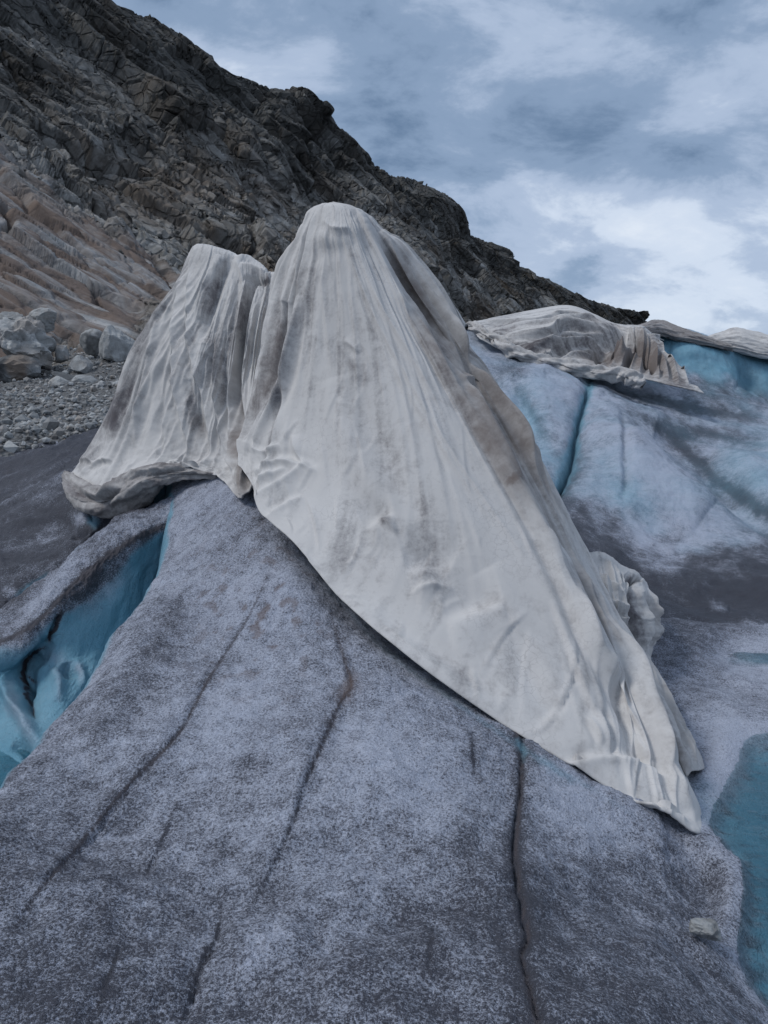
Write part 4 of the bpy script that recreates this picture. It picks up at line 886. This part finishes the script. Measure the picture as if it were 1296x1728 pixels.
def tube(path, rad, nu=48, nv=220, squash=.8):
    """swept roll: path of world points, radius per point"""
    C = cr(np.array([q[:3] for q in path]), nv, 0); r = cr(np.array(rad, float), nv, 0)
    T = np.gradient(C, axis=0); T /= np.linalg.norm(T, axis=1, keepdims=True)
    up = np.array([0, 0, 1.]); B = np.cross(T, up); B /= np.linalg.norm(B, axis=1, keepdims=True)+1e-9; Nn = np.cross(B, T)
    a = np.linspace(0, 2*np.pi, nu)
    P = C[:, None]+r[:, None, None]*(np.cos(a)[None, :, None]*B[:, None]+squash*np.sin(a)[None, :, None]*Nn[:, None])
    nn = P-C[:, None]; nn /= np.linalg.norm(nn, axis=-1, keepdims=True)+1e-9
    return P, nn, np.meshgrid(a, np.linspace(0, 1, nv))
def build_left():
    Lr = [
        [p(300,560,8.0), p(330,470,7.5), p(345,445,7.3), p(370,450,7.2), p(400,460,7.1), p(430,475,7.0), p(458,490,6.9), p(480,500,6.8)],
        [p(318,432,7.1), p(328,414,6.66), p(342,411,6.55), p(368,417,6.5), p(396,428,6.5), p(424,443,6.46), p(450,454,6.38), p(474,464,6.3)],
        [p(290,505,7.1), p(304,462,6.66), p(328,462,6.40), p(360,466,6.30), p(392,474,6.26), p(420,486,6.22), p(444,498,6.14), p(464,506,6.1)],
        [p(262,600,7.2), p(262,525,6.66), p(296,528,6.36), p(338,532,6.16), p(376,538,6.08), p(408,546,6.02), p(432,554,5.98), p(452,560,5.96)],
        [p(230,690,7.2), p(222,598,6.68), p(262,600,6.32), p(314,604,6.06), p(360,608,5.96), p(398,614,5.90), p(422,622,5.86), p(440,630,5.84)],
        [p(210,760,7.2), p(184,695,6.72), p(232,696,6.28), p(292,700,5.98), p(346,704,5.84), p(388,710,5.70), p(410,718,5.45), p(428,726,5.40)],
        [p(190,800,7.1), p(146,764,6.74), p(204,766,6.24), p(272,768,5.92), p(334,772,5.74), p(380,782,5.50), p(402,792,4.98), p(424,790,4.92)],
        [p(150,812,6.9), p(116,806,6.62), p(168,828,6.10), p(232,800,5.90), p(310,796,5.70), p(366,803,5.42), p(404,840,4.72), p(426,812,4.70)],
    ]
    nv, nu = 320, 340
    P = loft(Lr, nv, nu)[..., :3]; UV = project(P); n = facing(P)
    lst = [
        ('e', 6, .04, 'both', [(328,416),(322,460),(319,506),(323,593),(345,680),(356,752)]), ('v', 9, .07, 'both', [(392,433),(368,480),(350,540),(345,580)]), ('r', 10, .05, 'both', [(372,430),(352,480),(340,540)]),
        ('e', 7, .07, 'both', [(396,437),(410,480),(402,560),(392,662),(392,766),(402,820)]), ('v', 8, .12, 'both', [(440,460),(420,506),(406,593),(401,697),(400,784),(408,832)]), ('e', 6, .06, 'both', [(444,458),(428,510),(415,600),(409,700)]),
        ('e', 7, .05, 'both', [(302,470),(295,593),(302,680),(326,770)]), ('E', 7, .05, 'both', [(270,516),(257,593),(240,680),(228,755)]), ('v', 7, .05, 'both', [(288,520),(276,600),(268,690),(272,770)]),
        ('r', 7, .04, 'both', [(240,560),(215,640),(196,710),(175,780)]), ('v', 7, .05, 'both', [(318,640),(335,710),(352,770)]), ('e', 6, .04, 'both', [(366,560),(364,640),(372,720),(386,780)]), ('v', 6, .05, 'both', [(378,560),(376,650),(384,730)]),
        ('E', 8, .06, 'both', [(396,434),(420,440),(452,456)]), ('E', 6, .05, 'both', [(405,448),(430,456),(456,466)]), ('v', 5, .05, 'both', [(412,470),(432,474),(455,480)]),
        ('e', 6, .03, 'both', [(140,800),(155,770),(170,745)]), ('e', 5, .03, 'both', [(150,790),(168,778),(190,776)]), ('e', 5, .025, 'both', [(135,780),(150,776),(160,785)]), ('r', 8, .05, 'both', [(300,790),(340,788),(372,770)]), ('E', 6, .05, 'both', [(286,778),(312,790),(345,800)]),
    ]
    U, Vv = np.meshgrid(np.linspace(0, 1, nu), np.linspace(0, 1, nv)); s, t, dirt_shade, brown, pale = cover_mask(P, 600, .12)
    H = pleats(U, Vv, 34, 31, .16, .98, (.010, .020), .019, .012, (.10, 1.06)) + pleats(U, Vv, 26, 33, .2, .98, (.004, .009), .012, .015, (.3, 1.05))
    H += .008*fbm(s/.6, t/1.2, 2, 620) + .002*fbm(s/.1, t/.25, 3, 622) + .003*fbm(s/.05, t/.08, 2, 624)
    H = strokes(H, UV, lst + [('e', 5, .05, 'both', [(398,740),(400,790),(405,835)]), ('E', 5, .05, 'both', [(414,740),(414,790),(409,832)]), ('e', 4, .04, 'both', [(388,760),(392,800),(400,828)])]); H = creases(H, UV, 90, 8, (.2, .95), (.2, .98), (2.5, 5), (.005, .014), (25, 90))
    P2 = P + n*H[..., None]
    paint(dirt_shade, UV, [(13, .6, 'both', [(320,430),(290,480),(255,540),(220,610)]), (20, .28, 'both', [(350,470),(346,500),(345,530)]), (12, .35, 'both', [(385,440),(362,490),(345,545)]), (22, .45, 'both', [(225,620),(205,690),(180,750)]), (10, .55, 'both', [(325,640),(322,690),(335,730)]), (12, .5, 'both', [(362,560),(366,640),(372,690)]), (10, .5, 'both', [(203,660),(190,700),(196,730)]),
        (14, .4, 'both', [(430,470),(412,520),(402,600)]), (40, -.25, 'both', [(275,640),(290,700),(310,760)]), (14, .45, 'both', [(130,800),(150,760),(170,730)]), (9, .6, 'both', [(434,480),(446,476),(455,468)])])  # grime smudges, and shade of the deep pleats painted in
    paint(brown, UV, [(16, 1.0, 'both', [(404,720),(408,780),(410,830),(408,850)]), (8, .6, 'both', [(402,600),(399,700),(396,790)]), (12, .35, 'both', [(325,690),(340,740)])])
    m = np.stack([np.clip(dirt_shade, 0, 1.2), np.clip(brown, 0, 1), np.clip(pale, 0, 1)], -1)
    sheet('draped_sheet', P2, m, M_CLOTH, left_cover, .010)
    path = [p(112,800,6.75), p(126,820,6.45), p(150,840,6.15), p(185,845,5.95), p(222,828,5.84), p(255,808,5.78), p(290,799,5.72), p(330,797,5.64), p(368,800,5.52)]
    rad = [.03, .08, .11, .13, .13, .10, .06, .04, .02]
    P, nn, (A_, V_) = tube(path, rad, 90, 260, .95)
    UV = project(P)
    H = .022*np.sin(A_*3+V_*14+2*fbm(V_*6, A_*.6, 2, 640)) * sstep(0, .1, V_) + .02*fbm(V_*9, A_*1.2, 3, 641) + .008*fbm(V_*30, A_*4, 3, 642)
    H = strokes(H, UV, [('k', 6, .06, 'both', [(118,806),(140,826),(165,836),(185,822),(205,804),(240,796),(280,792)]), ('v', 7, .07, 'both', [(120,818),(145,840),(172,846),(194,830),(212,815)]), ('r', 9, .04, 'both', [(200,868),(235,856),(272,830)])])
    P = P + nn*(H*.8)[..., None]
    d = .55 + .3*fbm(V_*6, A_, 3, 650)  # darker than the sheet: shade of the hem's underside put into the colour
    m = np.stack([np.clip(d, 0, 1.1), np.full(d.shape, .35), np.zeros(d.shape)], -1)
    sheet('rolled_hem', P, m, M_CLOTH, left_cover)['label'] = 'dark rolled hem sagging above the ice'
build_left()

def build_back():
    Br = [
        [p(770,565,19.4), p(840,550,19.6), p(900,540,20.2), p(960,532,20.6), p(1005,545,20.4), p(1040,560,20), p(1070,560,19.6), p(1096,566,19.2), p(1120,575,19.0)],
        [p(786,545,18.2), p(838,535,18.6), p(898,523,19.0), p(958,515,19.2), p(1004,531,19.0), p(1038,548,18.4), p(1068,548,18.0), p(1086,550,17.8), p(1100,560,18.0)],
        [p(792,552,17.7), p(846,548,17.9), p(904,540,18.1), p(964,536,18.2), p(1010,552,17.9), p(1044,566,17.5), p(1074,566,17.2), p(1098,572,17.1), p(1112,580,17.2)],
        [p(800,560,17.2), p(852,565,17.2), p(910,563,17.2), p(968,566,17.2), p(1018,582,17.0), p(1060,592,16.6), p(1092,596,16.4), p(1120,604,16.3), p(1132,608,16.4)],
        [p(806,566,16.8), p(856,580,16.7), p(914,586,16.6), p(974,592,16.5), p(1030,608,16.2), p(1080,618,15.9), p(1116,624,15.7), p(1146,632,15.6), p(1158,634,15.7)],
        [p(812,572,16.4), p(860,594,16.3), p(918,606,16.0), p(980,616,15.8), p(1042,630,15.4), p(1096,640,15.2), p(1136,650,15.0), p(1172,658,14.9), p(1188,663,14.9)],
    ]
    nv, nu = 200, 330
    P = loft(Br, nv, nu)[..., :3]; UV = project(P); n = facing(P)
    U, Vv = np.meshgrid(np.linspace(0, 1, nu), np.linspace(0, 1, nv)); s, t, dirt_shade, brown, pale = cover_mask(P, 700, .26, 'u')
    H = np.zeros(U.shape)
    r = np.random.default_rng(70)
    fold = []
    for k in range(16):                                      # long folds gathered towards the saddle on the right
        y0 = 536+k*4.2; x0 = 800+r.uniform(0, 60)+k*2
        fold.append((r.choice(['e', 'E']), r.uniform(3, 6), r.uniform(.06, .13), 'both', [(x0, y0+6), (x0+70, y0+r.uniform(2, 10)), (960+r.uniform(-20, 20), 535+k*4.4+r.uniform(-3, 3)), (1020+r.uniform(-10, 15), 548+k*3.4), (1062, 552+k*3.0)]))
    for k in range(11):                                      # folds falling from the saddle
        x1 = 1010+k*17
        fold.append((r.choice(['e', 'E']), r.uniform(3, 7), r.uniform(.07, .15), 'both', [(1066+k*2.2, 552+k*1.0), (1066+k*2.2+(x1-1066)*.4+6, 585+k*.8), (x1, 618+k*3.6)]))
    fold += [('v', 14, .30, 'both', [(1000,600),(1040,585),(1070,570)]), ('r', 8, .25, 'both', [(1025,600),(1035,588),(1046,600),(1040,616)]), ('v', 10, .25, 'both', [(1060,575),(1090,600),(1110,625)]), ('v', 10, .22, 'both', [(930,590),(990,590),(1030,605)]), ('v', 6, .2, 'both', [(815,560),(850,578),(900,594),(950,600)])]
    H = strokes(H, UV, [(k_, w_, a_*1.6, t_, q_) for k_, w_, a_, t_, q_ in fold]); paint(dirt_shade, UV, [(f_[1]*.7, .22, 'both', [(x_+1, y_+3) for x_, y_ in f_[4]]) for f_ in fold[:27:2]], 0)  # dark bands below every other fold: fold shade put into the colour
    H += .008*fbm(s/.9, t/.4, 3, 720)
    P2 = P + n*H[..., None]
    paint(dirt_shade, UV, [(16, .45, 'both', [(990,606),(1030,610),(1090,612),(1130,632)]), (10, .55, 'both', [(1050,580),(1090,600),(1120,622)]), (8, .5, 'both', [(820,562),(860,582),(930,590)]), (14, .1, 'both', [(930,580),(980,575),(1020,560)]), (8, .5, 'both', [(1120,640),(1150,650),(1180,660)]), (30, -.15, 'both', [(860,540),(940,530),(1000,545)])])
    paint(brown, UV, [(20, .95, 'both', [(970,604),(1010,604),(1060,608),(1110,620),(1160,648)]), (14, .6, 'both', [(1060,575),(1085,590),(1110,615)]), (10, .35, 'both', [(1075,560),(1100,590),(1130,615)])])  # shade of the underside at centre right, put in as brown
    m = np.stack([np.clip(dirt_shade, 0, 1.2), np.clip(brown, 0, 1), np.clip(pale, 0, 1)], -1)
    sheet('draped_sheet', P2, m, M_CLOTH, back_cover, .02)
    path = [p(796,548,17.4), p(812,560,16.9), p(836,572,16.5), p(862,592,16.1), p(905,606,15.8), p(950,616,15.6), p(1000,628,15.3), p(1045,632,15.1), p(1070,640,14.9), p(1084,652,14.8)]
    rad = [.10, .07, .13, .15, .12, .14, .15, .13, .16, .10]
    P, nn, (A_, V_) = tube(path, rad, 48, 300, .9)
    H = .035*np.sin(A_*3-V_*60+2.2*fbm(V_*10, A_*.5, 2, 740)) + .03*fbm(V_*18, A_*1.5, 3, 741) + .05*fbm(V_*7, V_*0, 2, 743)
    P = P + nn*H[..., None]
    d = .28 + .3*fbm(V_*16, A_, 3, 750)
    sheet('rolled_hem', P, np.stack([np.clip(d, 0, 1), np.full(d.shape, .22), np.zeros(d.shape)], -1), M_CLOTH, back_cover)['label'] = 'twisted roll of cloth along the hem'
    # brown strip and the pale cover at the right edge
    def crest(name, label, top, bot, dep, seed, br, di):
        root = None
        rows = [[p(x, y+7, d+1.6) for (x, y), d in zip(top, dep)], [p(x, y, d+.5) for (x, y), d in zip(top, dep)], [p((x+X)/2, y*.6+Yy*.4-1.5, d-.15) for (x, y), (X, Yy), d in zip(top, bot, dep)], [p(X, Yy, d-.30) for (X, Yy), d in zip(bot, dep)], [p(X+1, Yy+3, d-.1) for (X, Yy), d in zip(bot, dep)]]
        P = loft(rows, 110, 220)[..., :3]; n = facing(P); UV = project(P); s, t, dirt_shade, brown, pale = cover_mask(P, seed, di, 'u')
        H = .045*ridged(s/1.6+t*.4, t/.28, 3, seed+9)*.6 + .03*fbm(s/.9, t/.2, 3, seed+8)
        P = P + n*H[..., None]
        m = np.stack([np.clip(dirt_shade, 0, 1.2), np.clip(brown+br, 0, 1), np.clip(pale, 0, 1)], -1)
        tag(sheet(name, P, m, M_CLOTH, None, .02), label, 'cover')
    crest('fleece_cover', 'dark brown dirty strip of fleece along the blue ice crest', [(1078,550),(1105,542),(1135,549),(1170,562),(1205,574),(1232,583)], [(1092,562),(1115,562),(1145,571),(1180,577),(1212,583),(1236,588)], [18.6,19.2,19.3,19.3,19.3,19.3], 760, .55, .45)
    crest('fleece_cover', 'pale fleece cover at the right edge on top of blue ice', [(1195,570),(1222,560),(1245,555),(1275,563),(1310,572),(1380,596)], [(1205,580),(1228,585),(1252,591),(1280,598),(1312,604),(1382,628)], [19.6,19.6,19.5,19.4,19.3,19.1], 780, .08, .12)
build_back()

# ------------------------------------------------------------------ stones
def rock_mesh(name, seed, sub=2, rough=.25, flat=.7, cuts=7):
    """angular stone: a ball cut by random planes, then roughened"""
    import bmesh
    bm = bmesh.new(); bmesh.ops.create_icosphere(bm, subdivisions=sub, radius=1)
    r = np.random.default_rng(seed)
    V = np.array([v.co[:] for v in bm.verts])
    for k in range(cuts):
        d = r.normal(size=3); d /= np.linalg.norm(d); h = r.uniform(.45, .8)
        e = V@d - h; V = V - np.outer(np.maximum(e, 0)*.95, d)
    nn = V/np.linalg.norm(V, axis=1, keepdims=True)
    V = V + nn*(rough*.25*fbm(V[:, 0]*2+seed, V[:, 1]*2+V[:, 2]*1.7, 3, seed) + (.05*fbm(V[:, 0]*6+V[:, 1]*3, V[:, 2]*6+V[:, 1]*2, 3, seed+1) if sub > 2 else 0))[:, None]
    V *= np.array([1, r.uniform(.7, 1), flat])
    for v, c in zip(bm.verts, V): v.co = c
    F = np.array([[v.index for v in f.verts] for f in bm.faces]); bm.free()
    return V, F
def boulder(px, py, Y, wpx, hpx, seed, label, brown=0., dark=0., pale=0., rot=0., group=None, flat=.7, cuts=7, name='boulder', sub=3, tilt=0., rough=.25):
    V, F = rock_mesh(name, seed, sub, rough, 1.0, cuts)
    c = np.array(p(px, py, Y)[:3]); k = Y/FPX*1.02
    V = V/np.abs(V).max(0)
    V = V*np.array([wpx*k/2, wpx*k/2*.85, hpx*k/2])
    ca, sa = math.cos(R(tilt)), math.sin(R(tilt)); V = np.stack([V[:, 0]*ca+V[:, 2]*sa, V[:, 1], -V[:, 0]*sa+V[:, 2]*ca], -1)
    zmin = V[:, 2].min()
    m = np.zeros((len(V), 3)); m[:, 0] = brown*sstep(-.2, .5, fbm(V[:, 0]*3/(wpx*k)+seed, V[:, 2]*3/(wpx*k), 3, seed)); m[:, 1] = np.clip(dark+.8*sstep(.15, .5, fbm(V[:, 0]*4/(wpx*k)+seed, V[:, 2]*2/(wpx*k), 4, seed+3)), 0, 1); m[:, 2] = pale
    o = link(name, mesh_np(name, V-np.array([0, 0, zmin]), F, m, smooth=cuts < 6), M_STONE)
    o.location = c+np.array([0, 0, zmin]); return tag(o, label, 'stone' if name == 'stone' else 'boulder', group)
boulder(200, 590, 20.0, 60, 78, 3, 'large smooth pale boulder beside the left fleece cover', pale=.35, cuts=6, sub=4)
boulder(158, 578, 20.8, 46, 44, 5, 'rounded grey boulder left of the large smooth boulder', pale=.25, dark=.1, cuts=5, sub=4)
boulder(30, 582, 18.6, 110, 96, 9, 'huge rounded whitish boulder with brown hollows at the left edge', brown=.8, pale=.4, cuts=9, sub=5, rough=.8)
boulder(28, 634, 18.2, 100, 70, 10, 'brown stained block below the huge whitish boulder', brown=.9, dark=.25, cuts=8, sub=4)
boulder(75, 540, 19.4, 46, 40, 12, 'pale angular boulder above the huge whitish boulder', pale=.35, brown=.5, cuts=7, sub=4)
boulder(22, 540, 19.4, 44, 28, 14, 'flat pale boulder resting above the huge whitish boulder at the frame edge', pale=.35, brown=.3, cuts=6, sub=4)
boulder(103, 598, 19.0, 24, 30, 16, 'small ochre streaked block between boulders', brown=.9, pale=.3, cuts=7)
boulder(140, 618, 18.4, 42, 30, 18, 'grey wedge boulder under the rounded grey boulder', pale=.15, brown=.3, cuts=7, tilt=20)
boulder(152, 656, 17.2, 60, 40, 20, 'grey split boulder with a pale lower corner on the gravel', pale=.15, cuts=8, tilt=28)
boulder(95, 652, 17.2, 50, 36, 22, 'striped brown and white boulder half buried in gravel', brown=.7, pale=.35, cuts=8, tilt=-20)
boulder(118, 664, 16.6, 40, 26, 24, 'white wedge of rock on the gravel in front of the split boulder', pale=.7, cuts=8, tilt=35)
boulder(130, 688, 15.2, 42, 26, 26, 'white slab with one rusty side lying on the gravel', brown=.9, pale=.6, cuts=8, tilt=38)
boulder(40, 688, 14.6, 24, 16, 28, 'blue grey stone on gravel with a tiny ochre stone behind it', pale=.05, cuts=8, name='stone')
boulder(22, 673, 15.4, 30, 14, 30, 'long flat grey stone lying at the left of the gravel', pale=.05, dark=.1, cuts=8, name='stone', tilt=22)
boulder(24, 663, 16.2, 12, 10, 32, 'tiny ochre stone on the gravel shore', brown=1.2, cuts=5, name='stone')
boulder(118, 640, 17.6, 60, 12, 34, 'dark thin slab of rock slanting over the striped boulder', dark=.8, cuts=8, tilt=22)
r = np.random.default_rng(5)
for k in range(46):
    x_ = r.uniform(0, 165); y_ = r.uniform(672, 742)
    if y_ > 752-(x_/165)**2*40: continue
    f = (y_-660)/90
    Yd = 15.8-5.8*f
    boulder(x_, y_, Yd, r.uniform(7, 14), r.uniform(5, 9), 100+k % 9, 'small grey stone among the shore gravel', pale=r.uniform(0, .5), dark=r.uniform(0, .3), brown=r.uniform(0, .5), cuts=6, name='stone', sub=2, group='small stones on the gravel shore', tilt=r.uniform(-25, 25))
# stone on the ice by the pool
_k = np.argmin(((FUV-np.array([1186, 1588]))**2).sum(-1)); _q = FP.reshape(-1, 3)[_k]
boulder(1186, 1574, _q[1], 62, 46, 45, 'single angular grey stone lying on the ice by the pool', pale=.2, cuts=9, name='stone', sub=4, tilt=12, rough=.4).location = tuple(_q+np.array([0, 0, .004]))
def pebbles(name, spots, size, mat, seed, parent=None):
    r = np.random.default_rng(seed); base = [rock_mesh('x', 300+i, 1, .4, .7, 5) for i in range(6)]
    VV, FF, MM = [], [], []; o = 0
    for c in spots:
        V, F = base[r.integers(6)]; a = r.uniform(0, 6.28); sc = size*np.exp(r.normal(0, .45))
        Rm = np.array([[math.cos(a), -math.sin(a), 0], [math.sin(a), math.cos(a), 0], [0, 0, 1]])
        VV.append((V*sc)@Rm.T + c); FF.append(F+o); o += len(V)
        MM.append(np.tile([max(0, r.normal(.1, .3)), max(0, r.normal(.15, .3)), max(0, r.normal(.15, .3))], (len(V), 1)))
    ob = link(name, mesh_np(name, np.concatenate(VV), np.concatenate(FF), np.clip(np.concatenate(MM), 0, 1), smooth=False), mat, parent)
    ob['kind'] = 'stuff'; return ob
gi = r.integers(30, GP.shape[0]-20, 3800); gj = r.integers(0, GP.shape[1]-60, 3800)
spots_ = np.concatenate([GP[gi, gj]+np.array([0, 0, .01])+r.normal(0, .05, (3800, 3))*np.array([1, 1, .1])])
tag(pebbles('gravel', spots_, .042, M_STONE, 8), 'loose grey gravel and pebbles on the shore below the rock', 'gravel')

def rock_blocks():
    """angular blocks broken out of the mountainside"""
    r = np.random.default_rng(21); protos = []
    for i in range(10):
        V, F = rock_mesh('rock_block', 700+i, 2, .3, .75, 11)
        m = np.tile([r.uniform(0, .6), r.uniform(0, .5), 0], (len(V), 1))
        me = mesh_np('rock_block', V, F, m, smooth=False); me.materials.append(M_ROCK); protos.append(me)
    k = 0; nv, nu = NVM, NUM
    zones = [(lambda u: 150 < u[0] < 520 and 250 < u[1] < 480, 110), (lambda u: 560 < u[0] < 1000 and 330 < u[1] < 545, 110), (lambda u: 0 < u[0] < 800 and 40 < u[1] < 330, 70)]
    for test, cnt in zones:
        c = 0
        while c < cnt:
            i, j = r.integers(5, nv-4), r.integers(0, nu); u = MUV[i, j]
            if not test(u): continue
            P = MP[i, j]; dpx = r.uniform(5, 15); sc = dpx/2*P[1]/FPX
            o = bpy.data.objects.new('rock_block', protos[r.integers(10)]); COL.objects.link(o); o.parent = MOUNT
            o.location = P - MN[i, j]*sc*.25; o.scale = (sc*r.uniform(.9, 1.7), sc, sc*r.uniform(.5, .9)); o.rotation_euler = (r.uniform(-.4, .4), R(38)+r.uniform(-.4, .4), r.uniform(-.6, .6)); c += 1
    sp = []
    while len(sp) < 2600:
        i, j = r.integers(5, 250), r.integers(280, nu-10); u = MUV[i, j]
        if u[0] > 540 and u[1] > 395+.25*(u[0]-540)*.6: sp.append((MP[i, j], MP[i, j][1]))
    VV, FF, MM = [], [], []; o_ = 0; base = [rock_mesh('x', 320+i, 1, .4, .7, 6) for i in range(5)]
    for P, D in sp:
        V, F = base[r.integers(5)]; sc = r.uniform(1.0, 3.6)/2*D/FPX
        VV.append(V*sc+P); FF.append(F+o_); o_ += len(V); MM.append(np.tile([max(0, r.normal(.2, .3)), max(0, r.normal(.1, .3)), 0], (len(V), 1)))
    ob = link('scree', mesh_np('scree', np.concatenate(VV), np.concatenate(FF), np.clip(np.concatenate(MM), 0, 1), smooth=False), M_ROCK, MOUNT); ob['kind'] = 'stuff'
rock_blocks()
